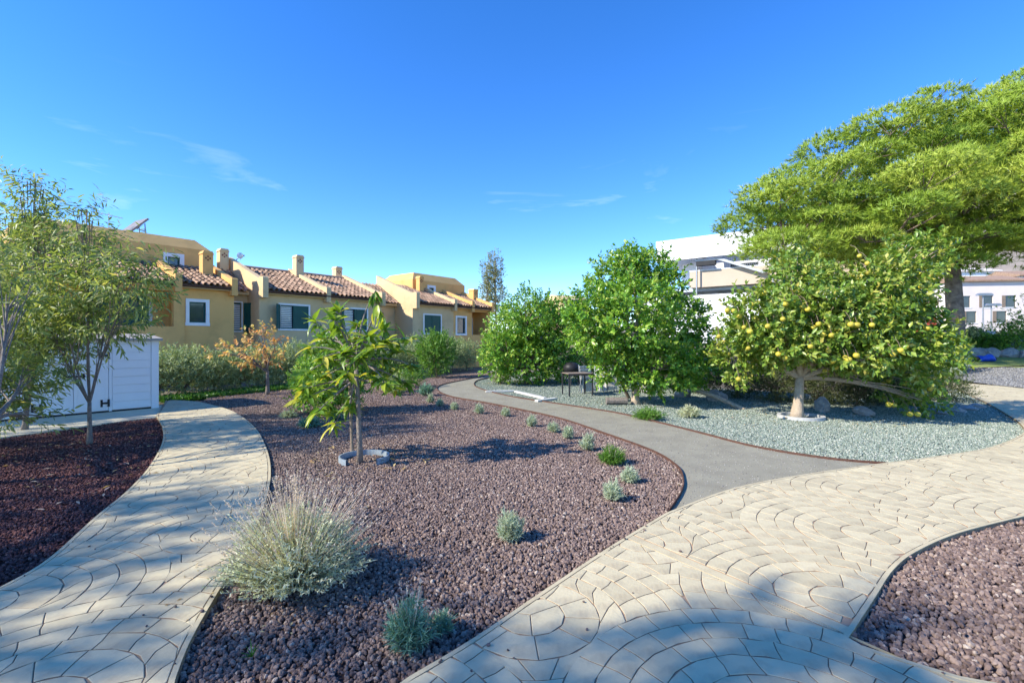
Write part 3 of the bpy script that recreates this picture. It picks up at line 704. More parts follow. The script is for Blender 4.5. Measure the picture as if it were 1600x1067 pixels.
rt = MB(); rt.tube([(0.25,3.5,RZ+0.07),(6.42,3.5,RZ+0.07)], 0.12, 8); rt.build('ridge_tiles', M_tile, h2)
parapet(h2, M_beige, -0.005, 0.245, -0.36, GZ, 3.6, RZ+0.12, 0.40, 0.62); parapet(h2, M_beige, 3.12, 3.36, -0.34, GZ, 3.6, RZ); parapet(h2, M_beige, 6.42, 6.66, -0.36, GZ, 3.6, RZ)
chimney(h2, M_beige, 3.22, 2.7, 5.3, 0.42, 1.05); chimney(h2, M_beige, -0.3, 3.3, 5.5, 0.40, 0.75); chimney(h2, M_beige, 6.4, 4.1, 5.4, 0.42, 0.85)
dish = MB()
for r_i in range(1, 4):
    pass
ring = [(0,0,0)]; V = []; F = []
for a in range(4):
    for k in range(12):
        q = 2*math.pi*k/12; r_ = 0.052*(a+0.001); V.append((0.4+r_*math.cos(q), 3.2+0.6*r_*r_*4-0.2, 6.0+r_*math.sin(q)))
for a in range(3):
    for k in range(12): F.append((a*12+k, a*12+(k+1)%12, (a+1)*12+(k+1)%12, (a+1)*12+k))
link('satellite_dish', np_mesh('satellite_dish', V, F), M_white, h2)
dd = MB(); dd.tube([(0.4,3.1,6.0),(0.2,3.3,5.6),(0.12,3.3,5.4)], 0.02, 6); dd.tube([(0.4,3.05,5.8),(0.4,2.7,5.95)], 0.012, 5); dd.box(0.36,0.44,2.62,2.72,5.92,5.99); dd.build('dish_arm', M_steel, h2)
gutter(h2, 0.26, 6.4, -0.30, GZ-0.06)
gutter(h1, X0, -2.35, -0.30, GZ-0.06); gutter(h1, -2.03, -0.25, -0.30, GZ-0.06)

# house 3, beige
h3 = empty('terraced_house', hpos(8.88), ROT, label='beige terraced house with one closed green shuttered window, beside a recessed entrance', cat='house', group='terraced houses in a row')
W3 = (0.81, 2.34, 2.14, 3.42)
wl = MB(); wall_open(wl, 0, 3.4, -0.05, GZ, 0, 0.3, [(W3[0]+0.09, W3[1]-0.09, W3[2]+0.09, W3[3]-0.09)])
wl.box(0, 0.3, 0.3, 7, -0.05, GZ); wl.box(3.1, 3.4, 0.3, 7, -0.05, GZ); wl.box(0.3, 3.1, 6.7, 7, -0.05, GZ)
wall_open(wl, -2.23, 0, -0.05, GZ, 1.7, 1.95, [(-1.75, -0.85, 1.5, 3.45)])
wl.build('wall', M_beige, h3)
window(h3, *W3, 0.0, 'shut')
dr = MB().box(-1.75, -0.85, 1.74, 1.80, 1.5, 3.45).build('door', M_green, h3)
MB().box(-1.72, -0.88, 1.71, 1.74, 2.5, 3.4).build('door_panel', M_green, dr); MB().box(-1.72, -0.88, 1.71, 1.74, 1.55, 2.42).build('door_panel', M_green, dr)
decks(h3, 0.02, 3.38, M_beige)
tiles('roof_tiles', h3, 0.25, 3.2, -0.3, GZ, 3.5, RZ)
MB().prism([(1.4, GZ-0.16), (3.5, RZ-0.3), (7.2, GZ-0.16), (7.2, GZ-0.06), (3.5, RZ-0.14), (1.4, GZ-0.04)], 'x', -2.2, -0.02).build('roof_deck', M_beige, h3)
tiles('roof_tiles', h3, -2.2, -0.02, 1.32, GZ-0.02, 3.5, RZ-0.12)
parapet(h3, M_beige, -0.005, 0.245, -0.36, GZ, 3.6, RZ+0.12, 0.40, 0.62); parapet(h3, M_beige, 3.18, 3.41, -0.34, GZ, 3.6, RZ)
gutter(h3, 0.26, 3.15, -0.30, GZ-0.06)

# house 4, ochre with penthouse
h4 = empty('terraced_house', hpos(12.3), ROT, label='ochre terraced house with penthouse at the far end of the row', cat='house', group='terraced houses in a row')
wl = MB(); wall_open(wl, 0, 1.75, -0.05, GZ, 0.02, 0.3, [(0.28, 1.12, 2.2, 3.3)])
wl.box(1.5, 1.75, 0.3, 1.4, -0.05, GZ); wall_open(wl, 1.75, 3.6, -0.05, GZ, 1.4, 1.65, [(1.95, 3.15, 1.4, 3.3)])
wl.box(3.36, 3.6, 0.02, 1.4, -0.05, GZ); wl.box(1.75, 3.36, 0.02, 0.22, -0.05, 2.15); wl.box(1.75, 3.36, 0.02, 0.22, 3.72, GZ)
wl.box(0, 0.3, 0.3, 7, -0.05, GZ); wl.box(3.3, 3.6, 1.65, 7, -0.05, GZ); wl.box(0.3, 3.3, 6.7, 7, -0.05, GZ)
wl.build('wall', M_ochre, h4)
window(h4, 0.18, 1.22, 2.1, 3.4, 0.02, 'pane', 0.13); window(h4, 1.85, 3.25, 1.3, 3.4, 1.4, 'shut', 0.1)
MB().add([(0,-0.25,GZ-0.02),(3.6,-0.25,GZ-0.02),(3.6,2.6,5.05),(0,2.6,5.05),(0,-0.25,GZ-0.16),(3.6,-0.25,GZ-0.16),(3.6,2.6,4.9),(0,2.6,4.9)],
         [(0,1,2,3),(7,6,5,4),(0,4,5,1),(1,5,6,2),(2,6,7,3),(3,7,4,0)]).build('roof_deck', M_beige, h4)
tiles('roof_tiles', h4, 0.02, 1.4, -0.3, GZ, 2.6, 5.07); tiles('roof_tiles', h4, 1.64, 3.4, -0.3, GZ, 2.6, 5.07)
parapet(h4, M_ochre, 1.4, 1.64, -0.34, GZ, 2.6, 5.07); parapet(h4, M_ochre, 3.4, 3.64, -0.36, GZ, 2.6, 5.07)
penthouse(h4, M_ochre, -1.25, 3.7, 2.62, 6.2, 4.6, 5.85, 6.4, 0.5, (0.2, 0.62, 5.0, 5.42))
chimney(h4, M_ochre, 3.45, 1.5, 4.6, 0.5, 0.9); chimney(h4, M_ochre, -0.9, 2.3, 5.2, 0.36, 0.85)
gutter(h4, 0.05, 3.35, -0.30, GZ-0.06)

# ------------------------------------------------------------------ shed
sA = G(246, 638); sdir = Vector((-0.6253, -0.7804)); rz = math.atan2(sdir.y, sdir.x)
# local x runs along the front away from the right-hand corner, local y = out of the front (towards the path)
shed = empty('garden_shed', (sA.x, sA.y, 0.018), rz, label='white plastic garden shed with black hinges behind the fruit trees', cat='shed')
SH = 1.72; SL = 4.2; SD = 1.9
b = MB(); b.box(0, SL, -SD, -0.03, 0.02, SH-0.02); b.build('wall', M_shed, shed)
zz = 0.04; k = 0
while zz < SH - 0.05:
    MB().box(0.14, 0.90, -0.03, -0.004, zz+0.009, min(zz+0.188, SH-0.03)).build('wall_panel', M_shed, shed)
    MB().box(2.36, SL-0.1, -0.03, -0.004, zz+0.009, min(zz+0.188, SH-0.03)).build('wall_panel', M_shed, shed)
    MB().box(-0.012, 0.0, -SD+0.12, -0.14, zz+0.006, min(zz+0.19, SH-0.03)).build('wall_panel', M_shed, shed)
    zz += 0.197
MB().box(-0.025, 0.13, -0.13, 0.012, 0.0, SH).build('corner_post', M_shed, shed); MB().box(0.91, 0.965, -0.03, 0.004, 0.02, SH).build('corner_post', M_shed, shed)
MB().box(-0.01, SL, -SD, 0.0, 0.0, 0.035).build('base_rail', M_black, shed)
for x0_ in (0.98, 1.61):
    d_ = MB().box(x0_, x0_+0.615, -0.03, 0.0, 0.05, SH-0.06).build('door', M_shed, shed)
    for q in range(3): MB().box(x0_+0.07, x0_+0.545, 0.0, 0.012, 0.12+q*0.52, 0.58+q*0.52).build('door_panel', M_shed, d_)
    for hz in (0.22, 1.35):
        hx = x0_+0.06 if x0_ < 1.2 else x0_+0.60
        hh = MB(); hh.box(hx-0.085, hx-0.045, 0.006, 0.03, hz-0.085, hz+0.085); hh.box(hx+0.045, hx+0.085, 0.008, 0.03, hz-0.085, hz+0.085); hh.box(hx-0.045, hx+0.045, 0.008, 0.026, hz-0.022, hz+0.022)
        hh.build('hinge', M_black, d_)
hd = MB(); hd.box(1.40, 1.80, 0.02, 0.05, 0.86, 0.90); hd.box(1.41, 1.45, 0.004, 0.03, 0.82, 0.94); hd.box(1.74, 1.78, 0.004, 0.03, 0.82, 0.94); hd.build('handle', M_black, shed)
MB().prism([(-SD-0.12, SH-0.02), (0.10, SH-0.02), (0.10, SH+0.04), (-SD*0.5, SH+0.16), (-SD-0.12, SH+0.04)][::-1], 'x', -0.09, SL+0.1).build('roof', M_shedroof, shed)

# ------------------------------------------------------------------ modern white villa on the right
vA = P(1025, 378, 42.0); vd = Vector((3.67, -2.8, 0)).normalized(); vrz = math.atan2(vd.y, vd.x)
zt_ = vA.z; zb_ = P(1028, 409.5, 42.0).z
villa = empty('modern_villa', (vA.x, vA.y, terrain(vA.x, vA.y)-0.05), vrz, label='modern white villa with floating roof frame behind the citrus trees', cat='house')
bz = villa.location.z
def vb(name, m, *b): return MB().box(b[0], b[1], b[2], b[3], b[4]-bz, b[5]-bz).build(name, m, villa)
VL = 17.0
# local x along the front (to the right), local y into the building
vb('roof_fascia', M_villa, 0, VL, 0, 0.35, zb_, zt_)
vb('roof_fascia', M_villa, 0, 0.35, 0.35, 8.6, zb_, zt_); vb('roof_fascia', M_villa, 0, VL, 8.6, 8.95, zb_, zt_)
vb('roof_slab', M_villa, 0.35, VL, 3.2, 8.6, zt_-0.5, zt_-0.06); vb('roof_slab', M_villa, 0.35, 2.4, 0.35, 3.2, zt_-0.45, zt_-0.06)
vb('beam', M_villa, 3.6, 4.0, 0.36, 3.2, zb_+0.05, zt_-0.1)
vb('upper_wall', M_villa, 2.2, VL-0.4, 4.6, 8.5, zb_-2.6, zt_-0.5)
bal = vb('balcony', M_villabeige, 2.6, VL-1, 0.9, 4.6, zb_-2.35, zb_-0.98)
vb('balcony_cap', M_villa, 2.58, VL-1, 0.88, 1.1, zb_-0.98, zb_-0.90)
vb('stair_wall', M_villa, 1.4, 2.6, 2.6, 4.6, zb_-1.8, zb_)
vb('lower_wall', M_villa, -0.6, VL-0.4, 3.6, 8.5, bz-0.0, zb_-2.6)
vb('terrace_slab', M_fence, -0.8, VL, 1.6, 8.6, zb_-2.62, zb_-2.36)
vb('terrace_wall', M_villa, -1.5, VL, 0.4, 0.65, bz, zb_-3.05)
for x_, y_ in ((0.18, 4.2), (3.3, 0.5), (9.0, 0.5)):
    MB().tube([(x_, y_, 0), (x_, y_, zb_-bz+0.02)], 0.07, 8).build('post', M_steel, villa)
# awning arm with dark box and railing
MB().prism([(3.2, zb_-bz-0.10), (5.2, zb_-bz-0.12), (8.6, zb_-bz-1.55), (8.3, zb_-bz-1.62), (5.0, zb_-bz-0.26), (3.2, zb_-bz-0.24)][::-1], 'y', 0.3, 0.8).build('stair_stringer', M_fence, villa)
MB().box(3.3, 4.8, 0.28, 0.82, zb_-bz-0.62, zb_-bz-0.26).build('awning_box', M_black, villa)
rl = MB(); rl.tube([(5.2,0.85,zb_-bz+0.02-0.9+0.9),(VL-1,0.85,zb_-bz)], 0.02, 5)
xx = 5.3
while xx < 12:
    rl.tube([(xx,0.85,zb_-bz-0.95),(xx,0.85,zb_-bz)], 0.011, 4, False); xx += 0.14
rl.build('railing', M_steel, villa)
for x_ in (5.0, 8.0, 11.0):
    f_ = vb('window', M_darkmetal, x_, x_+2.2, 4.53, 4.6, zb_-2.3, zb_-0.1); MB().box(x_+0.06, x_+2.14, 4.51, 4.535, zb_-2.24-bz, zb_-0.16-bz).build('pane', M_glass, f_)
for x_ in (0.6, 4.0, 7.4, 10.8):
    f_ = vb('window', M_darkmetal, x_, x_+2.4, 3.53, 3.6, bz+0.3, zb_-2.9); MB().box(x_+0.06, x_+2.34, 3.51, 3.535, 0.36, zb_-2.96-bz).build('pane', M_glass, f_)

# ------------------------------------------------------------------ hill and far houses
V = []; nX, nY = 60, 40
for j in range(nY):
    for i in range(nX):
        x = 60 + 700*i/(nX-1); y = 150 + 450*j/(nY-1)
        h = 120*math.exp(-((x-420)/230)**2 - ((y-380)/150)**2) + 3.5*math.sin(x*0.05+y*0.03)*math.sin(y*0.06) + 2*math.sin(x*0.13)*math.cos(y*0.11)
        e = min(1, i/6, (nX-1-i)/6, j/5, (nY-1-j)/5); V.append((x, y, 2.4 + (h+5)*e - 1.5*(1-e)))
F = [(j*nX+i, j*nX+i+1, (j+1)*nX+i+1, (j+1)*nX+i) for j in range(nY-1) for i in range(nX-1)]
link('hill', np_mesh('hill', V, F), M_hill, smooth_=True, kind='structure')
def far_house(px, d, wpx, toppx, m, label, rz, wins, roofm=None):
    c = P(px, HOR, d); w_ = wpx/FPX*d; z0 = terrain(c.x, d) - 0.1; zt = CAMZ + (HOR-toppx)/FPX*d - z0
    h = empty('far_house', (c.x, c.y, z0), rz, label=label, cat='house', group='houses below the hill')
    wl = MB(); ops = [(a*w_-w_/2, a*w_-w_/2+1.2, zt*b, zt*b+1.5) for a, b in wins]
    wall_open(wl, -w_/2, w_/2, 0, zt, 0, 0.3, ops); wl.box(-w_/2, -w_/2+0.3, 0.3, 8, 0, zt); wl.box(w_/2-0.3, w_/2, 0.3, 8, 0, zt); wl.box(-w_/2+0.3, w_/2-0.3, 7.7, 8, 0, zt)
    wl.build('wall', m, h)
    rf = MB().prism([(-0.4, zt+0.003), (8.4, zt+0.003), (8.4, zt+0.2), (4, zt+1.2), (-0.4, zt+0.2)][::-1], 'x', -w_/2-0.3, w_/2+0.3); rf.build('roof', roofm or M_tile, h)
    for o_ in ops:
        f_ = MB().box(o_[0]-0.08, o_[1]+0.08, -0.05, 0.04, o_[2]-0.1, o_[2]).build('window_sill', M_white, h)
        MB().box(o_[0]+0.001, o_[1]-0.001, 0.15, 0.2, o_[2]+0.001, o_[3]-0.001).build('pane', M_glass, h)
        MB().box(o_[0]-0.02-0.4, o_[0]-0.02, -0.04, -0.005, o_[2], o_[3]).build('shutter', M_wood, h)
    return h
far_house(1545, 62, 105, 440, M_pink, 'pale pink house behind the lamp posts and grey fence', R(-8), [(0.12,0.5),(0.42,0.5),(0.72,0.5),(0.2,0.2),(0.6,0.2)])
far_house(1435, 60, 45, 474, M_red, 'red house glimpsed between the grapefruit tree and the pine trunk', R(-5), [(0.75,0.55)])
far_house(1660, 66, 110, 430, M_pink, 'pale house at the foot of the hill beyond the rock wall', R(-12), [(0.1,0.5),(0.35,0.5),(0.6,0.5)])
far_house(1500, 85, 110, 425, M_white, 'white house higher up the street behind the pine trunk', R(-6), [(0.1,0.7),(0.4,0.7),(0.7,0.7)], M_pink)
far_house(900, 75, 42, 470, M_beige, 'small cream house with green awning showing between the citrus trees', R(20), [(0.4,0.72)], M_beige)
aw = MB().prism([(-0.7,0),(0.0,0.5),(0.0,0.42),(-0.7,-0.1)], 'x', -1.3, 1.3)
oh = [o for o in bpy.data.objects if o.name.startswith('far_house')][-1]
a_ = aw.build('awning', M_green, oh); a_.location = (0.5, -0.02, CAMZ + (HOR-483)/FPX*75 - oh.location.z)

def fence(px0, px1, d0, d1, z0, z1, m, label, n):
    a, b_ = P(px0, HOR, d0), P(px1, HOR, d1); v = Vector((b_.x-a.x, b_.y-a.y, 0)); Ln = v.length
    f = empty('panel_fence', (a.x, a.y, 0), math.atan2(v.y, v.x), label=label, cat='fence')
    for i in range(n):
        MB().box(Ln*i/n+0.03, Ln*(i+1)/n-0.03, -0.03, 0.03, z0, z1).build('panel', m, f)
    for i in range(n+1): MB().box(Ln*i/n-0.03, Ln*i/n+0.03, -0.05, 0.05, z0-0.7, z1+0.04).build('post', M_steel, f)
fence(1500, 1555, 39, 39, 1.45, 2.55, M_fence, 'pale grey panel fence behind the lawn and shrubs', 5)
fence(1556, 1680, 37, 35, 1.3, 2.25, M_slate, 'slate blue panel fence beside the pale grey fence', 5)
for px_, h_, lab in ((1536, 462, 'tall grey street lamp in front of the pale pink house'), (1549, 478, 'shorter grey street lamp beside the tall one')):
    d = 48.0; c = P(px_, HOR, d); z0 = terrain(c.x, d)-0.05; zt = CAMZ + (HOR-h_)/FPX*d
    l_ = empty('street_lamp', (c.x, d, z0), 0, label=lab, cat='street lamp', group='street lamps behind the fence')
    MB().tube([(0,0,0),(0,0,0.8),(0,0,zt-z0)], [0.11,0.08,0.06], 8).build('pole', M_steel, l_)
    q = MB(); q.box(-0.6,0.9,-0.16,0.16,zt-z0,zt-z0+0.12); q.prism([(-0.6,zt-z0+0.12),(0.9,zt-z0+0.12),(0.7,zt-z0+0.24),(-0.4,zt-z0+0.24)],'y',-0.16,0.16); q.build('lamp_head', M_steel, l_)

# ------------------------------------------------------------------ foliage tools
def unit(a): return a / (np.linalg.norm(a, axis=1, keepdims=True) + 1e-9)
T_FOLD = (np.array([(0,0,0),(0.5,0.45,0.10),(0,1,-0.06),(-0.5,0.45,0.10)]), np.array([(0,1,2),(0,2,3)]))
T_LONG = (np.array([(0,0,0),(0.45,0.3,0.03),(0.40,0.65,0.0),(0,1,-0.12),(-0.40,0.65,0.0),(-0.45,0.3,0.03),(0,0.5,-0.02)]), np.array([(0,1,6),(1,2,6),(2,3,6),(3,4,6),(4,5,6),(5,0,6)]))
T_BLADE = (np.array([(0.5,0,0),(-0.5,0,0),(0.35,0.6,0.02),(-0.35,0.6,0.02),(0,1,0)]), np.array([(0,2,1),(1,2,3),(2,4,3)]))
T_NEEDLE = (np.array([(0.5,0,0),(-0.5,0,0),(0,1,0)]), np.array([(0,2,1)]))
def leaf_mesh(name, Pp, D, Ll, Ww, tmpl, rng, rnd, up=None, updev=0.7):
    n = len(Pp); D = unit(D)
    if up is None: up = np.tile(np.array([0,0,1.0]), (n,1))
    U_ = up + rng.normal(size=(n,3)) * updev
    Sd = unit(np.cross(D, U_)); Nn = np.cross(Sd, D)
    tv, tf = tmpl; k = len(tv)
    V = Pp[:,None,:] + (Ll[:,None]*tv[None,:,1])[:,:,None]*D[:,None,:] + (Ww[:,None]*tv[None,:,0])[:,:,None]*Sd[:,None,:] + (Ll[:,None]*tv[None,:,2])[:,:,None]*Nn[:,None,:]
    F = tf[None] + (np.arange(n)*k)[:,None,None]
    return np_mesh(name, V.reshape(-1,3), F.reshape(-1,3), np.repeat(rnd, k))
def wob(p, s=1.0, ph=0.0):
    return (np.sin(p[:,0]*2.3*s+ph)*np.cos(p[:,1]*2.9*s-ph)+np.sin(p[:,2]*3.1*s+1.7*ph+p[:,0]*s))*0.5
def clump_points(clumps, n, rng, shell=0.55, rough=0.2):
    """points biased to the outside of a set of ellipsoids, with outward directions"""
    c = np.array([k[0] for k in clumps], float); r = np.array([k[1] for k in clumps], float)
    wv = (r[:,0]*r[:,1]*r[:,2])**(2/3); idx = rng.choice(len(c), n, p=wv/wv.sum())
    global LAST_IDX
    LAST_IDX = idx
    d = unit(rng.normal(size=(n,3)))
    t = shell + (1-shell)*rng.random(n)**0.6
    t *= 1 + rough*wob(c[idx]+d*2, 1.6, 1.0) + rng.normal(size=n)*0.06
    return c[idx] + d*r[idx]*t[:,None], d
def shoots(Pp, D, k, rng, slen, Ll, spread, droop):
    """k leaves round each little shoot"""
    n = len(Pp); t = np.tile(np.linspace(0.1,1,k), n); p = np.repeat(Pp, k, 0); d = np.repeat(unit(D), k, 0)
    q = unit(rng.normal(size=(n*k,3))); q = q - (q*d).sum(1,keepdims=True)*d
    pos = p + d*(t*np.repeat(slen, k))[:,None]
    dr = d*(0.35+0.5*t)[:,None] + unit(q)*spread; dr[:,2] -= droop
    Lx = Ll*(0.65+0.6*rng.random(n*k)); return pos, dr, Lx
def pxclump(px, py, rx, rz_, d, depth=None):
    p = P(px, py, d); s = d/FPX; return ((p.x, p.y, p.z), (rx*s, (depth or rx)*s, rz_*s))
def limbs(mb, base, fork, clumps, r0, r1, rng, lean=(0,0), sub=6, nseg=7, rt=0.008, trunk=True):
    base = Vector(base); fork = Vector(fork)
    if trunk:
        n = 7; pts = []
        for i in range(n):
            t = i/(n-1); p = base.lerp(fork, t); p += Vector((math.sin(t*5)*0.02, math.cos(t*4)*0.02, 0))*r0*4*t*(1-t)*4; pts.append(p)
        pts[0] = base - Vector((0,0,0.08))
        rad = [r0*(1.45 if i == 0 else 1.12 if i == 1 else 1.0 - 0.25*i/(n-1)) for i in range(n)]
        mb.tube(pts, rad, 10)
    for c, r in clumps:
        c = Vector(c); v = c - fork
        mid = fork + v*0.45 + Vector((rng.normal()*0.12, rng.normal()*0.12, 0.12*v.length*0.8))
        pts = bez(fork - Vector((0,0,0.03)), mid, c, 7); rr = [r1*(1-0.8*i/6) for i in range(7)]
        mb.tube(pts, rr, nseg, False)
        for _ in range(sub):
            dd = Vector(unit(rng.normal(size=(1,3)))[0]); tip = c + Vector((dd.x*r[0], dd.y*r[1], dd.z*r[2]))*0.85
            st_ = pts[rng.integers(2, 6)]; m2 = (st_ + tip)/2 + Vector((0,0,0.05*(tip-st_).length))
            mb.tube(bez(st_, m2, tip, 5), [r1*0.4, r1*0.3, r1*0.22, r1*0.14, rt], 5, False)

def leafy_tree(name, base, fork, clumps, r0, r1, lm, bark, label, cat='tree', group=None, nsh=2000, k=9, slen=0.2, Ll=0.085, ar=0.5, spread=0.8, droop=0.1, seed=1, up=0.4, sub=6, shell=0.5, tmpl=T_FOLD, rough=0.2):
    rng = np.random.default_rng(seed)
    t = empty(name, base, 0, label=label, cat=cat, group=group); b = np.array(base)
    mb = MB(); limbs(mb, base, fork, clumps, r0, r1, rng, sub=sub)
    mb.v = [tuple(np.array(v)-b) for v in mb.v]; mb.build('trunk', bark, t, True)
    p, d = clump_points(clumps, nsh, rng, shell, rough); d = d + np.array([0,0,up])
    pos, dr, Lx = shoots(p, d, k, rng, slen*(0.6+0.8*rng.random(nsh)), Ll, spread, droop)
    sh = np.repeat(rng.random(nsh), k)*0.45 + rng.random(len(pos))*0.55
    out = np.repeat(unit(d), k, 0)*0.9 + np.array([0,0,0.45])
    keep = pos[:,2] > b[2]+0.04; pos, dr, Lx, sh, out = pos[keep], dr[keep], Lx[keep], sh[keep], out[keep]
    cr_ = link('crown', leaf_mesh('crown', pos-b, dr, Lx, Lx*ar, tmpl, rng, sh, up=out, updev=0.55), lm, t)
    return t, cr_, p

def g3(px, py): q = G(px, py); return (q.x, q.y, terrain(q.x, q.y))

# ------------------------------------------------------------------ citrus trees
def with_depth(cl, d, seed, amt=0.7, shr=0.86):
    r = random.Random(seed); return [pxclump(a, b_, c*shr, e*shr, d + r.uniform(-amt, amt)) for a, b_, c, e in cl]
cl = with_depth([(825,488,42,36),(795,522,40,44),(850,515,45,48),(876,505,30,40),(822,565,55,34),(780,562,30,32),(868,562,36,34),(830,530,50,50),(760+20,545,28,30)], 19.3, 1, 1.0)
leafy_tree('citrus_tree', g3(821,600), P(822,575,19.3), cl, 0.10, 0.07, LM_citrus, M_bark, 'dense dark green citrus tree beside the white boards on green gravel', group='citrus trees on the green gravel', nsh=3400, k=9, Ll=0.12, ar=0.55, slen=0.26, seed=11)
cl2 = with_depth([(970,440,46,42),(1012,425,40,34),(925,495,44,50),(990,500,78,62),(1062,500,40,44),(1088,560,42,42),(968,562,50,36),(1035,575,66,40),(914,525,26,30),(1050,440,16,24),(985,410,22,20)], 13.2, 2, 0.9)
leafy_tree('citrus_tree', g3(993,631), P(990,590,13.2), cl2, 0.10, 0.065, LM_citrus, M_barkpale, 'tall bright green citrus tree beside the garden table', group='citrus trees on the green gravel', nsh=3900, k=9, ar=0.55, Ll=0.115, slen=0.24, seed=12, rough=0.28)
mb = MB(); q0 = Vector(g3(985,622)); mb.tube(bez(q0 - Vector((0,0,0.1)), q0 + Vector((-0.25,0.1,0.5)), P(955,570,13.4), 6), [0.06,0.05,0.045,0.04,0.035,0.03], 7)
tcit = [o for o in bpy.data.objects if o.name.startswith('citrus_tree')][-1]
bb = Vector(tcit.location); mb.v = [tuple(Vector(v)-bb) for v in mb.v]; mb.build('trunk', M_bark, tcit, True)
GD = 10.8
gcl = with_depth([(1190,505,56,52),(1258,458,56,46),(1290,500,90,62),(1370,505,78,72),(1425,415,42,48),(1390,445,45,50),(1448,545,42,58),(1160,550,40,42),(1225,535,76,34),(1325,545,86,38),(1408,592,42,38),(1440,625,26,22),(1240,415,26,22),(1455,390,16,22)], GD, 3, 0.7)
gt, gcrown, _ = leafy_tree('grapefruit_tree', g3(1245,653), P(1250,588,GD), gcl, 0.115, 0.065, LM_grape, M_barkpale, 'spreading grapefruit tree heavy with yellow fruit, standing in a pale concrete ring', nsh=4100, k=8, Ll=0.125, ar=0.55, slen=0.24, seed=13, droop=0.12, rough=0.3)
fr = [(818,212),(970,167),(815,258),(780,178),(1065,320),(1065,262),(1110,368),(340,350),(305,395),(280,403),(197,432),(168,430),(222,455),(245,508),(273,528),(355,503),(515,415),(540,425),(475,375),(437,400),(565,508),(590,493),(650,545),(610,540),(740,495),(768,497),(838,497),(1093,511),(553,597),(405,632),(435,650),(590,642),(635,617),(655,665),(668,692),(712,650),(730,658),(765,638),(745,712),(618,708),(220,748),(935,635),(938,697),(885,682),(915,755),(890,770),(990,768),(1022,750),(915,866),(940,868),(1013,910),(1048,910),(1105,793),(1075,808),(970,615),(995,597),(128,550),(205,590),(265,605),(425,470)]
import bmesh
bm = bmesh.new(); bmesh.ops.create_uvsphere(bm, u_segments=14, v_segments=9, radius=1)
for v in bm.verts: v.co.z *= 0.92 - 0.06*(v.co.z > 0.85)
fme = bpy.data.meshes.new('fruit'); bm.to_mesh(fme); bm.free(); fme.materials.append(M_fruit); fme.polygons.foreach_set('use_smooth', np.ones(len(fme.polygons), dtype=bool))
rr = random.Random(5); stem = MB()
for zx, zy in fr:
    px, py = 1080+zx*0.3374, 340+zy*0.3374; best = None
    for c, r in gcl:   # where the sight line enters the leaves
        o_ = np.array([0,0,CAMZ]); dv = np.array([(px-800)/FPX, 1, (HOR-py)/FPX]); a = (o_-np.array(c))/np.array(r); b2 = dv/np.array(r)
        A_, B_, C_ = b2@b2, 2*a@b2, a@a-1.0; D_ = B_*B_-4*A_*C_
        if D_ > 0:
            t_ = (-B_-math.sqrt(D_))/(2*A_); best = t_ if best is None else min(best, t_)
    d = (best if best else GD-0.45) - 0.20 + rr.uniform(-0.02, 0.1); p = P(px, py, d)
    o = bpy.data.objects.new('fruit', fme); C.objects.link(o); o.parent = gt; o.location = p - Vector(gt.location); s_ = rr.uniform(0.048, 0.064); o.scale = (s_, s_, s_); o.rotation_euler = (rr.uniform(-.4,.4), rr.uniform(-.4,.4), rr.uniform(0,6))
    q = Vector(o.location); stem.tube(bez(q+Vector((0,0,s_*0.8)), q+Vector((0.03,0.1,s_+0.18)), q+Vector((0.05,0.35,s_+0.25)), 4), 0.006, 4, False)
stem.build('fruit_stems', M_bark, gt, kind='stuff')

# ------------------------------------------------------------------ peach trees on the left
def peach(base, fork, clumps, r0, r1, label, seed, nsh, group='young peach trees on the red mulch'):
    return leafy_tree('peach_tree', base, fork, clumps, r0, r1, LM_peach, M_barkgrey, label, group=group, nsh=nsh, k=9, slen=0.34, Ll=0.125, ar=0.24, spread=0.75, droop=0.55, seed=seed, up=0.55, sub=16, shell=0.25, tmpl=T_LONG, rough=0.3)
D1 = 7.9
def pc(l, d, seed, amt=0.5): return with_depth(l, d, seed, amt)
peach(g3(140,693), P(140,628,8.1), pc([(205,440,46,42),(150,405,34,46),(170,500,50,42),(110,470,46,56),(128,345,18,30),(95,562,42,28),(70,500,34,44)], 8.0, 21), 0.036, 0.018, 'slim peach tree with forked grey trunk in front of the shed doors', 31, 720)
peach(g3(38,672), P(42,640,9.2), pc([(30,420,38,50),(70,380,32,60),(52,315,22,46),(25,360,24,36),(20,500,44,48),(70,520,40,40),(5,560,40,40)], 8.9, 22), 0.05, 0.024, 'taller peach tree with long upright shoots left of the shed', 32, 860)
pb = G(-75, 760)
peach((pb.x, pb.y, 0), (pb.x+0.3, pb.y+0.15, 0.75), pc([(-20,600,45,50),(30,600,40,36),(-60,520,60,60),(10,460,42,56),(40,650,30,16),(-50,420,50,60),(-70,640,50,40)], 6.8, 23, 0.4), 0.075, 0.032, 'peach tree leaning into the red mulch bed with a pale bent limb', 33, 520)

# ------------------------------------------------------------------ autumn tree
leafy_tree('persimmon_tree', g3(418,616), P(418,580,15.5), with_depth([(370,545,26,14),(405,530,26,18),(400,560,30,14),(430,545,22,20),(345,548,20,8),(415,515,14,10)], 15.5, 4, 0.4), 0.06, 0.035, LM_autumn, M_barkgrey,
           'small autumn tree with orange and yellow leaves before the hedge', nsh=115, k=6, Ll=0.13, ar=0.6, slen=0.2, seed=41, droop=0.4, shell=0.3, sub=7)

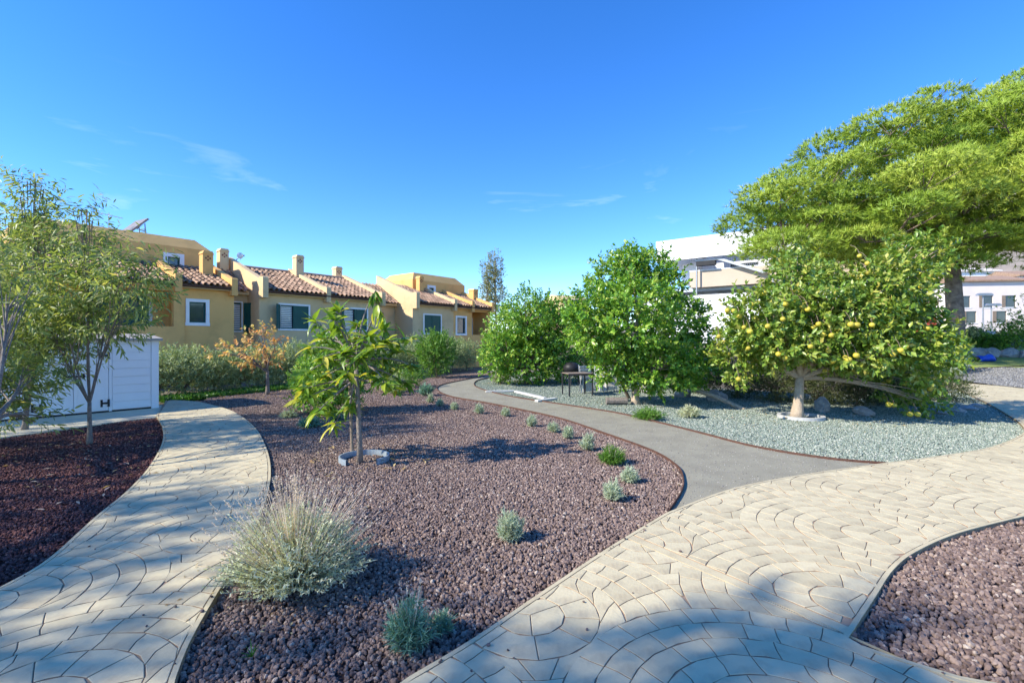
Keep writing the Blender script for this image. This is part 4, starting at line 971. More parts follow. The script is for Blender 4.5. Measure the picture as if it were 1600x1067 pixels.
# ------------------------------------------------------------------ mango tree with large single leaves
mbase = Vector(g3(563,722)); MD = mbase.y
mt = empty('mango_tree', mbase, 0, label='young mango tree with large glossy leaves in a zinc ring on the lava bed', cat='tree')
rng = np.random.default_rng(51)
tips = [(488,500),(520,498),(505,530),(478,545),(500,560),(535,525),(560,505),(588,452),(590,476),(575,525),(600,515),(640,530),(620,550),(650,575),(612,580),(560,560),(540,590),(505,610),(485,600),(512,640),(470,610),(620,610),(598,560),(580,590),(530,555),(545,640),(640,600),(560,530),(606,535),(525,480),(478,585),(585,545),(492,648),(520,668),(470,625),(505,590),(600,600)]
mb = MB(); fork = P(556,565,MD)
mb.tube([mbase-Vector((0,0,0.06)), mbase+Vector((-0.01,0,0.3)), mbase+Vector((-0.03,0,0.8)), fork], [0.05,0.038,0.034,0.03], 9)
whorls = []
for (px, py) in tips:
    d = MD + rng.uniform(-0.55, 0.55); tip = P(px, py, d); a = fork + Vector((0,0,-0.25 if py > 600 else 0)) ; v = tip - a
    mid = a + v*0.5 + Vector((0,0,0.18 if py < 600 else 0.05)) + Vector((rng.normal()*0.05, rng.normal()*0.05, 0))
    pts = bez(a, mid, tip, 6); mb.tube(pts, [0.020,0.017,0.014,0.011,0.008,0.006], 6, False)
    whorls.append((tip, (pts[-1]-pts[-2]).normalized()))
mb.v = [tuple(Vector(v)-mbase) for v in mb.v]; mtk = mb.build('trunk', M_barkgrey, mt, True)
crown = bpy.data.objects.new('crown', None); C.objects.link(crown); crown.parent = mt; crown.location = (0,0,0)
lmesh = []
for q in range(4):
    V = []; F = []; ns = 7; bend = (0.15, 0.3, 0.5, 0.05)[q]
    for i in range(ns):
        t = i/(ns-1); wd = 0.5*math.sin(math.pi*min(1, 0.06+0.94*t)**0.8)*(1-0.12*t) if 0 < i < ns-1 else 0.02
        z = -bend*t*t; fold = 0.12*wd; wave = 0.03*math.sin(7*t+q)
        V += [(wd*0.32, t, z+fold+wave), (0, t, z), (-wd*0.32, t, z+fold-wave)]
    for i in range(ns-1):
        a = 3*i; F += [(a,a+3,a+4,a+1), (a+1,a+4,a+5,a+2)]
    m_ = np_mesh('leaf', V, F); m_.materials.append(LM_mango); m_.polygons.foreach_set('use_smooth', np.ones(len(F), dtype=bool)); lmesh.append(m_)
cnt = 0
for wi, (tip, dv) in enumerate(whorls):
    kk = 8
    if wi in (7, 8): kk = 9
    for j in range(kk):
        if cnt >= 300: break
        az = 2*math.pi*(j*0.382) + rng.uniform(-0.3, 0.3); hi = tips[wi][1] < 560; elv = rng.uniform(-1.35, -0.95) if wi in (7, 8) else rng.uniform(-0.1, 0.8) if hi else rng.uniform(-0.5, 0.4)
        d = Vector((math.cos(az)*math.cos(elv), math.sin(az)*math.cos(elv), math.sin(elv))) + dv*(0 if wi in (7, 8) else 0.35); d.normalize()
        x = d.cross(Vector((0,0,1))).normalized(); z = x.cross(d); s_ = rng.uniform(0.17, 0.27)
        mx = Matrix((x, d, z)).transposed().to_4x4(); mx = Matrix.Translation(tip - dv*0.12*rng.random() - mbase) @ mx @ Matrix.Rotation(rng.uniform(-0.5,0.5), 4, 'Y') @ Matrix.Scale(s_, 4)
        o = bpy.data.objects.new('leaf', lmesh[rng.integers(0,4)]); C.objects.link(o); o.parent = crown; o.matrix_local = mx; cnt += 1
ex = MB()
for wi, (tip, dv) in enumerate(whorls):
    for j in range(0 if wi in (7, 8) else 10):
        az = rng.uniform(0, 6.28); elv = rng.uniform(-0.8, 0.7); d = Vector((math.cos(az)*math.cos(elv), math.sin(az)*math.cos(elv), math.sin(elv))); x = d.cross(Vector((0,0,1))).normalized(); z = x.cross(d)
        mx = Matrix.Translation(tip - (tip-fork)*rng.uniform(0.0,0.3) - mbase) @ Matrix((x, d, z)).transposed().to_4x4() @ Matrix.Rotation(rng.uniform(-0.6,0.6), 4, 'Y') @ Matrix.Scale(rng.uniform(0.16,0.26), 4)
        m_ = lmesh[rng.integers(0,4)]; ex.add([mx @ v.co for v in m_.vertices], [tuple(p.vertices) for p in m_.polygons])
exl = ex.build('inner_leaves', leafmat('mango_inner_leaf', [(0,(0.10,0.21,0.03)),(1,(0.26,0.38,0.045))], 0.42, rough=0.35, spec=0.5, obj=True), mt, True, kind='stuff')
sk = MB(); sb = Vector(g3(551,712)); sk.tube([sb-Vector((0,0,0.1)), sb+Vector((-0.06,0.02,1.25))], 0.022, 8); sk.build('tree_stake', M_wood, label='thin wooden stake standing beside the mango trunk', cat='stake')
def ring(name, c, r, h, t, m, label, gap=None):
    V = MB(); n = 40
    for i in range(n):
        a0, a1 = 2*math.pi*i/n, 2*math.pi*(i+1)/n
        if gap and gap[0] < (a0+a1)/2 < gap[1]: continue
        q = []
        for a in (a0, a1):
            for rr_ in (r, r+t): q.append((rr_*math.cos(a), rr_*math.sin(a)))
        V.add([(q[0][0],q[0][1],-0.06),(q[1][0],q[1][1],-0.06),(q[3][0],q[3][1],-0.06),(q[2][0],q[2][1],-0.06),(q[0][0],q[0][1],h),(q[1][0],q[1][1],h),(q[3][0],q[3][1],h),(q[2][0],q[2][1],h)],
              [(4,5,6,7),(1,2,6,5),(3,0,4,7)])
    o = V.build(name, m, label=label, cat='ring'); o.location = c
ring('tree_ring', (mbase.x+0.02, mbase.y+0.12, 0), 0.33, 0.075, 0.02, M_ring, 'bluish zinc ring round the mango trunk', (math.pi*1.35, math.pi*1.75))
gb = Vector(g3(1245,653)); ring('tree_ring', (gb.x+0.12, gb.y+0.05, 0), 0.40, 0.06, 0.07, M_ringc, 'pale concrete ring round the grapefruit trunk')

# ------------------------------------------------------------------ hedge and bushes
def bush(name, base, rx, h, lm, label, seed, n=900, k=9, Ll=0.055, ar=0.4, group=None, cat='shrub', lobes=7, up=0.6, spread=0.7, slen=0.14, bark=None, low=0.0, ry=None):
    rng = np.random.default_rng(seed); base = Vector(base); cl = []
    ry = ry or rx
    for i in range(lobes):
        a = 2*math.pi*i/lobes + rng.uniform(-0.4,0.4); q = rng.uniform(0.25, 0.6)
        zc = h*rng.uniform(0.35, 0.72)
        cl.append(((base.x+math.cos(a)*q*rx, base.y+math.sin(a)*q*ry, base.z+zc), (rx*rng.uniform(0.42,0.58), ry*rng.uniform(0.42,0.58), min(zc, h*rng.uniform(0.26,0.36)))))
    cl.append(((base.x, base.y, base.z+h*0.45), (rx*0.65, ry*0.65, h*0.45)))
    return leafy_tree(name, base, base+Vector((0,0,h*0.15)), cl, 0.03, 0.018, lm, bark or M_bark, label, cat, group, nsh=n, k=k, slen=slen, Ll=Ll, ar=ar, spread=spread, droop=0.0, seed=seed, up=up, sub=3, shell=0.5)
hedge_pts = [(205,625,1.45),(262,622,1.5),(305,617,1.55),(350,612,1.6),(392,609,1.65),(432,606,1.65),(470,603,1.75),(508,600,1.8),(545,597,1.85),(580,594,1.85),(612,591,1.9),(644,588,1.95),(672,585,1.95),(700,583,2.0),(724,580,2.1),(746,578,2.2)]
for i, (px, py, h_) in enumerate(hedge_pts):
    b_ = G(px, py); off = Vector((-0.78, 0.625))*0.9
    bush('hedge_shrub', (b_.x+off.x, b_.y+off.y, -0.05), 1.25, h_*random.uniform(0.95,1.06), LM_hedge, 'grey green evergreen shrub in the clipped hedge before the terraced houses', 100+i, n=1000, k=10, Ll=0.07, ar=0.4, group='hedge shrubs before the houses')
bush('citrus_bush', g3(520,645), 0.95, 1.85, LM_citrus, 'round glossy dark green bush behind the mango tree', 130, n=900, k=9, Ll=0.11, ar=0.42, slen=0.2)
bush('bright_bush', g3(682,590), 1.05, 2.2, LM_bright, 'light green pointed bush standing before the grey hedge', 131, n=800, k=9, Ll=0.11, slen=0.25)
for i, (px, py, rx_, h_) in enumerate([(640,605,0.8,0.7),(610,612,0.7,0.6)]):
    bush('low_shrub', g3(px, py), rx_, h_, LM_hedge if i else LM_bright, ['low bright shrub at the hedge foot near the track bend','low grey shrub at the hedge foot behind the mango tree'][i], 135+i, n=400, k=8, Ll=0.06)
jun = [(1035,608,0.9,1.15),(1100,616,0.95,1.2),(1165,624,0.95,1.25),(1228,630,0.9,1.2),(1295,634,0.95,1.25),(1360,636,0.95,1.2),(1420,636,0.95,1.1),(1475,628,1.0,0.75)]
for i, (px, py, rx_, h_) in enumerate(jun):
    b_ = g3(px, py); bush('juniper_shrub', (b_[0], b_[1]+0.5, b_[2]-0.03), rx_, h_, LM_juniper, 'dark spreading evergreen shrub behind the grapefruit tree' if i < 7 else 'low spreading juniper at the bend of the pale path', 150+i, n=900, k=9, Ll=0.075, ar=0.22, group='dark shrubs behind the grapefruit tree' if i < 7 else None, up=0.35, slen=0.2)
for i, (px, py, rx_, h_, lm, lab) in enumerate([(905,596,1.3,1.5,LM_citrus,'dark bush between the two citrus trees behind the table'),(948,592,1.4,1.7,LM_juniper,'shaded shrub behind the stacked garden chairs'),(1010,588,1.6,1.6,LM_juniper,'dark shrub behind the tall citrus trunk')]):
    b_ = g3(px, py); bush('background_shrub', b_, rx_, h_, lm, lab, 170+i, n=800, k=8, Ll=0.09, ar=0.35)
for i, (px, d, rx_, h_, lm, lab) in enumerate([(1462,23,1.5,1.9,LM_bright,'light green shrub beside the pine trunk'),(1516,33,1.2,1.9,LM_hedge,'grey green shrub in front of the pale grey fence'),(1545,32,1.3,1.2,LM_bright,'low leafy shrub in front of the slate blue fence'),(1585,31,1.6,2.2,LM_citrus,'dark round shrub in front of the slate blue fence'),(1625,30,2.2,4.0,LM_citrus,'tall bush at the far end of the slate blue fence')]):
    c = P(px, HOR, d); bush('border_shrub', (c.x, d, terrain(c.x, d)-0.04), rx_, h_, lm, lab, 180+i, n=700, k=8, Ll=0.12, ar=0.4)
bush('far_bush', (P(742,HOR,40).x, 40, -0.05), 2.5, 3.6, LM_hedge, 'pale bush at the end of the house row below the poplars', 190, n=700, k=8, Ll=0.14)

# ground cover strip at the hedge foot
rng = np.random.default_rng(77); A_ = G(255,628); B_ = G(470,606); n = 9000
t = rng.random(n); off = rng.random(n)*1.1
pp = np.stack([A_.x+(B_.x-A_.x)*t-0.78*off+0.1, A_.y+(B_.y-A_.y)*t+0.625*off, rng.random(n)*0.13-0.05], 1)
link('ground_cover', leaf_mesh('ground_cover', pp, rng.normal(size=(n,3))*0.8+np.array([0,0,0.5]), 0.05+0.06*rng.random(n), 0.03+0.035*rng.random(n), T_FOLD, rng, rng.random(n)), LM_cover, kind='stuff', label='bright green ground cover along the foot of the hedge', cat='ground cover')

# ------------------------------------------------------------------ poplars
for px, top, wd, lab in ((760, 405, 11, 'thin poplar behind the end of the house row'), (775, 392, 15, 'fuller poplar with pale leaves behind the end of the house row')):
    d = 58.0; c = P(px, HOR, d); cl = [pxclump(px+random.uniform(-4,4), top+14+i*14, wd*(0.5+0.5*math.sin(math.pi*(0.15+0.7*i/6))), 13, d) for i in range(7)]
    leafy_tree('poplar_tree', (c.x, d, -0.06), P(px, 500, d), cl, 0.22, 0.09, LM_poplar, M_barkpale, lab, nsh=420 if wd < 12 else 650, k=6, Ll=0.2, ar=0.6, slen=0.5, seed=int(px), group='poplars behind the houses', up=1.0, shell=0.2)

# ------------------------------------------------------------------ pine
rng = np.random.default_rng(61); PD = 27.0
pbx = P(1492, HOR, PD).x; pbase = (pbx, PD, terrain(pbx, PD)-0.05)
outline = [(1162,350),(1195,322),(1215,282),(1258,246),(1305,212),(1350,205),(1400,180),(1440,152),(1500,146),(1560,128),(1620,118),(1700,140),(1780,200),(1830,280),(1820,350),(1740,410),(1640,435),(1560,415),(1500,440),(1450,430),(1380,435),(1300,430),(1225,425),(1180,395)]
pup = []
tries = 0
while len(pup) < 160 and tries < 9000:
    tries += 1
    px, py = rng.uniform(1150,1830), rng.uniform(120,430); rx_ = rng.uniform(40,72); rz_ = rx_*rng.uniform(0.36,0.48)
    sd = signed([np.array(p, float) for p in outline], [np.array([px, py])])[0][0]
    if sd < rz_*0.5 or ((px-1565)**2/900 + (py-238)**2/600) < 1.5: continue
    f = min(1, sd/120); d = PD + rng.uniform(-1,1)*(1.2+5.0*f)
    c, r = pxclump(px, py, rx_, rz_, d)
    if any((c[0]-q[0][0])**2+(c[1]-q[0][1])**2+((c[2]-q[0][2])*2.3)**2 < 8.0 for q in pup): continue
    pup.append((c, r))
pt = empty('pine_tree', pbase, 0, label='huge umbrella pine with thick trunk and bright green needle crown', cat='tree')
mb = MB(); b_ = Vector(pbase); f1 = P(1489,430,PD); 
mb.tube([b_-Vector((0,0,0.2)), b_+Vector((0,0,0.5)), P(1493,495,PD), P(1490,455,PD), f1, P(1482,380,PD), P(1475,320,PD+0.3), P(1470,250,PD)], [0.56,0.44,0.40,0.38,0.36,0.30,0.22,0.12], 14)
main = []
for tx, ty, td in ((1220,350,-1),(1290,300,1.5),(1380,240,-1),(1500,220,2),(1600,250,-1.5),(1700,280,1),(1400,370,-3),(1600,360,-2.5),(1330,360,3),(1640,330,3)):
    a = P(1489 - (1489-1475)*0.4, 395 + random.uniform(-50,20), PD); e = P(tx, ty, PD+td); pts = bez(a, a.lerp(e,0.5)+Vector((0,0,-0.2)), e, 8); mb.tube(pts, [0.17,0.15,0.13,0.11,0.09,0.07,0.055,0.04], 7, False); main.append(pts)
allp = [p for m_ in main for p in m_[2:]] + [P(1480,380,PD), P(1475,320,PD)]
for c, r in pup:
    c = Vector(c); a = min(allp, key=lambda p: (p-c).length); pts = bez(a, (a+c)/2+Vector((0,0,-0.15)), c, 5); mb.tube(pts, [0.055,0.045,0.036,0.028,0.018], 5, False)
    for _ in range(3):
        dd = unit(rng.normal(size=(1,3)))[0]; e = c + Vector((dd[0]*r[0], dd[1]*r[1], abs(dd[2])*r[2]))*0.8; mb.tube([pts[3], (pts[3]+e)/2, e], [0.022,0.015,0.008], 4, False)
mb.v = [tuple(Vector(v)-b_) for v in mb.v]; mb.build('trunk', M_pinebark, pt, True)
nt_ = 80000; p, d = clump_points(pup, nt_, rng, 0.80, 0.16); up_ = (d[:,2] > -0.12) | (rng.random(nt_) < 0.10); p, d = p[up_], d[up_]; nt_ = len(p); tone = rng.random(len(pup))[LAST_IDX[up_]]
k = 12; dd = unit(d*0.8 + np.array([0,0,0.55]) + rng.normal(size=(nt_,3))*0.35); pos = np.repeat(p, k, 0); dr = np.repeat(dd, k, 0)*0.55 + rng.normal(size=(nt_*k,3))*0.6; outp = np.repeat(unit(d + np.array([0,0,0.15])), k, 0)
sh = np.repeat(tone*0.45 + rng.random(nt_)*0.35, k) + 0.2*rng.random(nt_*k); Lx = 0.2+0.16*rng.random(nt_*k)
link('crown', leaf_mesh('crown', pos-np.array(pbase), dr, Lx, np.full(nt_*k, 0.040), T_NEEDLE, rng, sh, up=outp, updev=0.28), LM_pine, pt)

# ------------------------------------------------------------------ lavenders and other small plants
def lavender(name, base, rx, h, lm, label, seed, nb=260, stalks=0, group=None, cat='plant', bl=0.09, bw=0.006, cl=9, dense=14):
    rng = np.random.default_rng(seed); t = empty(name, base, 0, label=label, cat=cat, group=group)
    # stems fan out from the base; each carries short narrow leaves
    az = rng.random(nb)*2*math.pi; tilt = np.arccos(1-rng.random(nb)*0.86)*0.98
    d = np.stack([np.sin(tilt)*np.cos(az)*rx/h*0.9, np.sin(tilt)*np.sin(az)*rx/h*0.9, np.cos(tilt)*0.95+0.10], 1); ln = h*(0.62+0.38*rng.random(nb))*(0.9+0.2*wob(d*3,1,seed))
    mb = MB()
    for i in range(0, nb, 2):
        e = Vector(d[i])*ln[i]; mb.tube([(0.12*rx*math.cos(az[i]),0.12*rx*math.sin(az[i]),-0.03), e*0.5+Vector((0,0,-0.01)), e], [0.004,0.003,0.002], 3, False)
    mb.build('stems', M_barkgrey, t, kind='stuff')
    k = dense; tt = np.tile(np.linspace(0.38,1.0,k), nb); pos = np.repeat(d*ln[:,None], k, 0)*tt[:,None]; dr = np.repeat(unit(d), k, 0)*0.9 + rng.normal(size=(nb*k,3))*0.62
    sh = np.repeat(rng.random(nb), k)*0.6+rng.random(nb*k)*0.4; pos[:,2] = np.maximum(pos[:,2], 0.0); Lx = bl*(0.6+0.7*rng.random(nb*k))
    link('foliage', leaf_mesh('foliage', pos, dr, Lx, np.full(nb*k, bw), T_BLADE, rng, sh, updev=1.2), lm, t)
    if stalks:
        az = rng.random(stalks)*2*math.pi; tilt = rng.random(stalks)**0.7*0.85; d = np.stack([np.sin(tilt)*np.cos(az)*rx/h, np.sin(tilt)*np.sin(az)*rx/h, np.cos(tilt)], 1); ln = h*(0.98+0.34*rng.random(stalks)); V = MB()
        p0 = d*h*0.55; e = d*ln[:,None]
        link('flower_stalks', leaf_mesh('flower_stalks', p0, e-p0, np.linalg.norm(e-p0,axis=1), np.full(stalks,0.0034), T_BLADE, rng, rng.random(stalks), updev=1.5), LM_stalk, t, kind='stuff')
        kk = 10; pos = np.repeat(e, kk, 0) - np.repeat(unit(d), kk, 0)*(rng.random(stalks*kk)*0.055)[:,None]
        link('flower_heads', leaf_mesh('flower_heads', pos, np.repeat(unit(d),kk,0)*0.8+rng.normal(size=(stalks*kk,3))*0.6, np.full(stalks*kk,0.012), np.full(stalks*kk,0.006), T_BLADE, rng, rng.random(stalks*kk), updev=1.5), LM_stalk, t, kind='stuff')
    return t
lavender('lavender_bush', g3(462,912), 0.68, 0.60, LM_lavdry, 'large dry silvery lavender bush with many pale flower stalks beside the side path', 201, nb=1000, stalks=360, bl=0.030, bw=0.0085, dense=28)
lavender('lavender_plant', g3(640,1012), 0.17, 0.30, LM_teal, 'teal green lavender plant in the shaded front of the lava bed', 202, nb=170, stalks=14, bl=0.055, bw=0.0055, dense=18)
lavender('lavender_plant', (g3(690,985)[0], g3(690,985)[1], 0), 0.11, 0.11, LM_teal, 'small teal side sprig beside the teal lavender plant', 203, nb=50, stalks=5, bl=0.045, bw=0.005)
lavender('lavender_plant', g3(797,843), 0.155, 0.27, LM_lav, 'lone round silvery lavender in the middle front of the lava bed', 204, nb=200, bl=0.05, bw=0.006, dense=15)
lavender('lavender_plant', g3(957,781), 0.145, 0.24, LM_lav, 'silvery lavender tuft closest to the stamped path by the edging', 205, nb=170, bl=0.05, bw=0.006)
lavender('lavender_plant', g3(984,753), 0.145, 0.19, LM_lav, 'low silvery lavender between the green one and the track edging', 206, nb=150, bl=0.05, bw=0.007)
lavender('lavender_plant', g3(957,724), 0.235, 0.26, LM_bright, 'fresh green bushy lavender with thin stalks beside the track edging', 207, nb=240, stalks=26, bl=0.06, bw=0.007)
row = [(918,703,28,28),(888,685,20,22),(865,675,22,18),(831,666,20,20),(790,650,16,14),(749,646,18,18),(710,640,14,13),(687,634,15,12),(673,629,15,16)]
for i, (px, py, wp, hp) in enumerate(row):
    b_ = g3(px, py); s_ = b_[1]/FPX; lavender('lavender_plant', b_, wp*s_*0.55, hp*s_, LM_lav, 'small silvery lavender in the row along the curved track edging', 210+i, nb=110, bl=0.055, bw=0.009, group='lavender row along the track', dense=12)
for i, (px, py, wp, hp, lm, lab) in enumerate([(665,618,32,24,LM_teal,'round blue grey santolina at the bend of the track'),(484,667,42,16,LM_teal,'flat blue grey plant behind the mango ring'),(525,656,24,12,LM_teal,'small blue grey cushion plant behind the mango trunk'),(620,617,30,18,LM_hedge,'low green cushion at the hedge side of the lava bed'),(450,652,26,10,LM_lavdry,'dead brown cushion plant on the lava bed near the autumn tree'),(779,598,46,24,LM_lavdry,'pale straw coloured lavender on green gravel beside the dark citrus'),(1012,655,62,20,LM_bright,'low green rosemary at the edge of the green gravel'),(1078,652,40,22,LM_lavdry,'dry brown twiggy plant beside the low rosemary'),(1492,588,30,20,LM_lav,'silvery cushion plant where the pale path meets the lawn')]):
    b_ = g3(px, py); s_ = b_[1]/FPX; lavender('cushion_plant', b_, wp*s_*0.55, hp*s_, lm, lab, 230+i, nb=170, bl=0.075, bw=0.013, dense=12)
rng = np.random.default_rng(88); w_ = g3(394,1028); n = 14
link('weed_sprout', leaf_mesh('weed_sprout', np.tile(np.array([[0,0,-0.01]]),(n,1)), rng.normal(size=(n,3))*np.array([0.8,0.8,0.3])+np.array([0,0,0.9]), 0.05+0.05*rng.random(n), np.full(n,0.007), T_BLADE, rng, rng.random(n)), LM_cover, label='tiny green weed sprouting from the dark stones by the side path', cat='weed').location = (w_[0], w_[1], 0.02)

# ------------------------------------------------------------------ boulders, log, boards
def boulder(name, c, size, seed, label, group=None, m=None):
    import bmesh
    bm = bmesh.new(); bmesh.ops.create_icosphere(bm, subdivisions=3, radius=1); r = random.Random(seed)
    dirs = [Vector((r.uniform(-1,1), r.uniform(-1,1), r.uniform(-1,1))).normalized() for _ in range(12)]
    for v in bm.verts:
        n = v.co.normalized(); k = 1.0
        for i, d in enumerate(dirs):
            t = n.dot(d)
            if t > 0.5: k = min(k, 0.66/t*(0.85+0.3*(i % 4)/3)+0.06)
        k += 0.03*math.sin(11*n.x+seed)*math.sin(9*n.z); v.co = Vector((n.x*size[0]*k, n.y*size[1]*k, n.z*size[2]*k))
    me = bpy.data.meshes.new(name); bm.to_mesh(me); bm.free(); o = link(name, me, m or M_rock, label=label, cat='rock', group=group); o.location = c; o.rotation_euler = (0,0,r.uniform(0,3)); return o
for i, (px, py, sx_, sz_) in enumerate([(1008,612,0.35,0.28),(1120,626,0.30,0.25),(1283,642,0.24,0.28),(1068,620,0.28,0.2),(1350,648,0.25,0.16)]):
    b_ = g3(px, py); boulder('garden_rock', (b_[0], b_[1], b_[2]+sz_*0.35), (sx_, sx_*0.8, sz_), 300+i, 'grey garden rock half hidden under the dark shrubs', 'rocks under the shrubs')
for i, (px, py) in enumerate([(1478,646),(1500,643),(1520,640),(1532,637)]):
    b_ = g3(px, py); boulder('path_rock', (b_[0]-0.1, b_[1], 0.03), (0.20,0.15,0.09), 310+i, 'flat pale rock at the tip of the green gravel by the juniper', 'flat rocks by the juniper')
for i, px in enumerate([1498,1522,1548,1575,1602,1632]):
    d = 30.5 - (px-1498)*0.012; c = P(px, HOR, d); boulder('wall_boulder', (c.x, d, terrain(c.x, d)+0.18), (0.75,0.5,0.42), 320+i, 'large pale boulder in the rock edge behind the lawn', 'boulders behind the lawn')
lg = MB(); a, e = P(1080,607,13.2), P(1163,640,12.2); lg.tube([a, a.lerp(e,0.5)+Vector((0,0,0.04)), e], [0.05,0.06,0.055], 8); lg.build('fallen_log', M_barkpale, True if False else None, label='pale fallen branch leaning down through the dark shrubs', cat='log')
for (x0, y0, x1, y1) in [(759,613,803,612),(806,613,852,624),(838,628,868,624)]:
    a, e = G(x0,y0), G(x1,y1); v = e-a
    o = MB().box(0, v.length, -0.06, 0.06, 0, 0.05).build('edging_board', M_whiteboard, label='white board lying flat on the green gravel near the dark citrus', cat='board', group='white boards on the green gravel'); o.location = (a.x, a.y, 0.005); o.rotation_euler = (0,0,math.atan2(v.y, v.x))
b_ = g3(975,632); pot = MB(); pot.tube([(-0.28,0,0.1),(0.28,0,0.1)], 0.1, 10); o = pot.build('tree_stump', M_barkgrey, label='short dark log section lying beside the tall citrus trunk', cat='log'); o.location = (b_[0]-0.2, b_[1], 0)

# ------------------------------------------------------------------ garden table and folded chairs
tb_ = G(902, 617); tb = empty('garden_table', (tb_.x, tb_.y, 0), R(12), label='small dark metal garden table with wooden top', cat='table')
for k in range(5): MB().box(-0.40, 0.40, -0.36+k*0.145, -0.36+k*0.145+0.137, 0.68, 0.705).build('top_slat', M_wood, tb)
MB().box(-0.42, 0.42, -0.38, -0.362, 0.64, 0.70).build('apron', M_darkmetal, tb); MB().box(-0.42, 0.42, 0.365, 0.383, 0.64, 0.70).build('apron', M_darkmetal, tb)
for sx_ in (-0.38, 0.38):
    for sy_ in (-0.34, 0.34): MB().box(sx_-0.02, sx_+0.02, sy_-0.02, sy_+0.02, 0, 0.68).build('leg', M_darkmetal, tb)
def fold_chair(px, py, rz, lean, label):
    c = G(px, py); ch = empty('folding_chair', (c.x, c.y, 0), rz, label=label, cat='chair', group='folding chairs stacked beside the table')
    for sx_ in (-0.22, 0.22):
        MB().tube([(sx_,0,0),(sx_,lean,0.92)], 0.016, 7).build('leg', M_steel, ch); MB().tube([(sx_*0.9,lean*0.9+0.04,0),(sx_*0.9,0.02,0.6)], 0.016, 7).build('leg', M_steel, ch)
    for k in range(5): MB().box(-0.21, 0.21, lean*(0.5+0.09*k)-0.03, lean*(0.5+0.09*k)-0.012, 0.46+0.09*k, 0.53+0.09*k).build('back_slat', M_whiteboard, ch)
    for k in range(5): 
        o = MB().box(-0.20+0.084*k, -0.20+0.084*k+0.07, -0.05, -0.03, 0.06, 0.46).build('seat_slat', M_whiteboard, ch)
    return ch
fold_chair(918, 614, R(24), 0.20, 'white slatted folding chair leaning next to the table'); fold_chair(938, 613, R(-18), 0.26, 'white slatted folding chair standing between two other folded chairs'); fold_chair(954, 612, R(8), 0.16, 'white slatted folding chair closest to the tall citrus trunk')
b_ = G(893, 603); bq = empty('kettle_barbecue', (b_.x, b_.y, 0), 0, label='black domed barbecue standing behind the garden table', cat='barbecue')
V = []; F = []; prof = [(0.02,0.45),(0.2,0.48),(0.30,0.58),(0.32,0.68),(0.30,0.78),(0.2,0.88),(0.02,0.92)]
for r_, z_ in prof: V += [(r_*math.cos(q*math.pi/8), r_*math.sin(q*math.pi/8), z_) for q in range(16)]
for i in range(len(prof)-1): F += [(i*16+q, i*16+(q+1)%16, (i+1)*16+(q+1)%16, (i+1)*16+q) for q in range(16)]
link('bowl', np_mesh('bowl', V, F), M_black, bq, True)
for a in (0.3, 2.4, 4.5): MB().tube([(0.2*math.cos(a),0.2*math.sin(a),0.5),(0.3*math.cos(a),0.3*math.sin(a),0)], 0.014, 6).build('leg', M_darkmetal, bq)

# ------------------------------------------------------------------ things on the lawn
c = P(1496, HOR, 25.0); z0 = terrain(c.x, 25.0)
sp_ = empty('shower_post', (c.x, 25.0, z0+0.016), 0, label='shiny metal post on a flat base at the lawn edge', cat='post')
MB().box(-0.55,0.55,-0.4,0.4,0,0.05).build('base_plate', M_ringc, sp_); MB().tube([(0,0,0.05),(0,0,1.1)], 0.10, 12).build('pole', M_steel, sp_); MB().tube([(0,0,1.1),(0,0,1.16)], 0.13, 12).build('cap', M_steel, sp_)
c = P(1540, HOR, 27.0); z0 = terrain(c.x, 27.0)
bl_ = empty('blue_bundle', (c.x, 27.0, z0+0.016), R(5), label='bright blue lumpy bundle with black ends lying on the lawn', cat='bundle')
V = []; F = []; n = 14
for i in range(n):
    t = i/(n-1); x = -0.5+1.0*t; r_ = 0.20*(math.sin(math.pi*(0.12+0.76*t))**0.5)*(1+0.16*math.sin(9*t+1))
    V += [(x, r_*1.2*math.cos(q*math.pi/6), max(0.0, r_*0.95+r_*math.sin(q*math.pi/6)*(1+0.1*math.sin(q+5*t)))) for q in range(12)]
for i in range(n-1): F += [(i*12+q, i*12+(q+1)%12, (i+1)*12+(q+1)%12, (i+1)*12+q) for q in range(12)]
link('cover', np_mesh('cover', V, F), M_blue, bl_, True)
for sx_ in (-0.52, 0.52): MB().tube([(sx_-0.07,0,0.14),(sx_,0,0.15),(sx_+0.07,0,0.13)], [0.12,0.14,0.10], 10).build('end_cap', M_black, bl_, True)
g_ = P(920, 411, 90); gl = empty('flying_gull', g_, R(30), label='white gull flying in the blue sky', cat='bird')
mb = MB(); mb.tube([(-0.32,0,0),(-0.2,0,0.03),(0,0,0.04),(0.2,0,0.03),(0.34,0,0.0)], [0.02,0.08,0.11,0.08,0.02], 8)
for s_ in (-1, 1): mb.add([(0.12,0.05*s_,0.05),(-0.14,0.05*s_,0.05),(-0.05,0.4*s_,0.25),(0.13,0.4*s_,0.25),(-0.12,0.72*s_,0.16),(0.12,0.05*s_,0.03),(-0.14,0.05*s_,0.03),(-0.05,0.4*s_,0.23),(0.13,0.4*s_,0.23)], [(0,1,2,3),(3,2,4),(5,8,7,6),(8,4,7)])
mb.build('body', M_gull, gl)

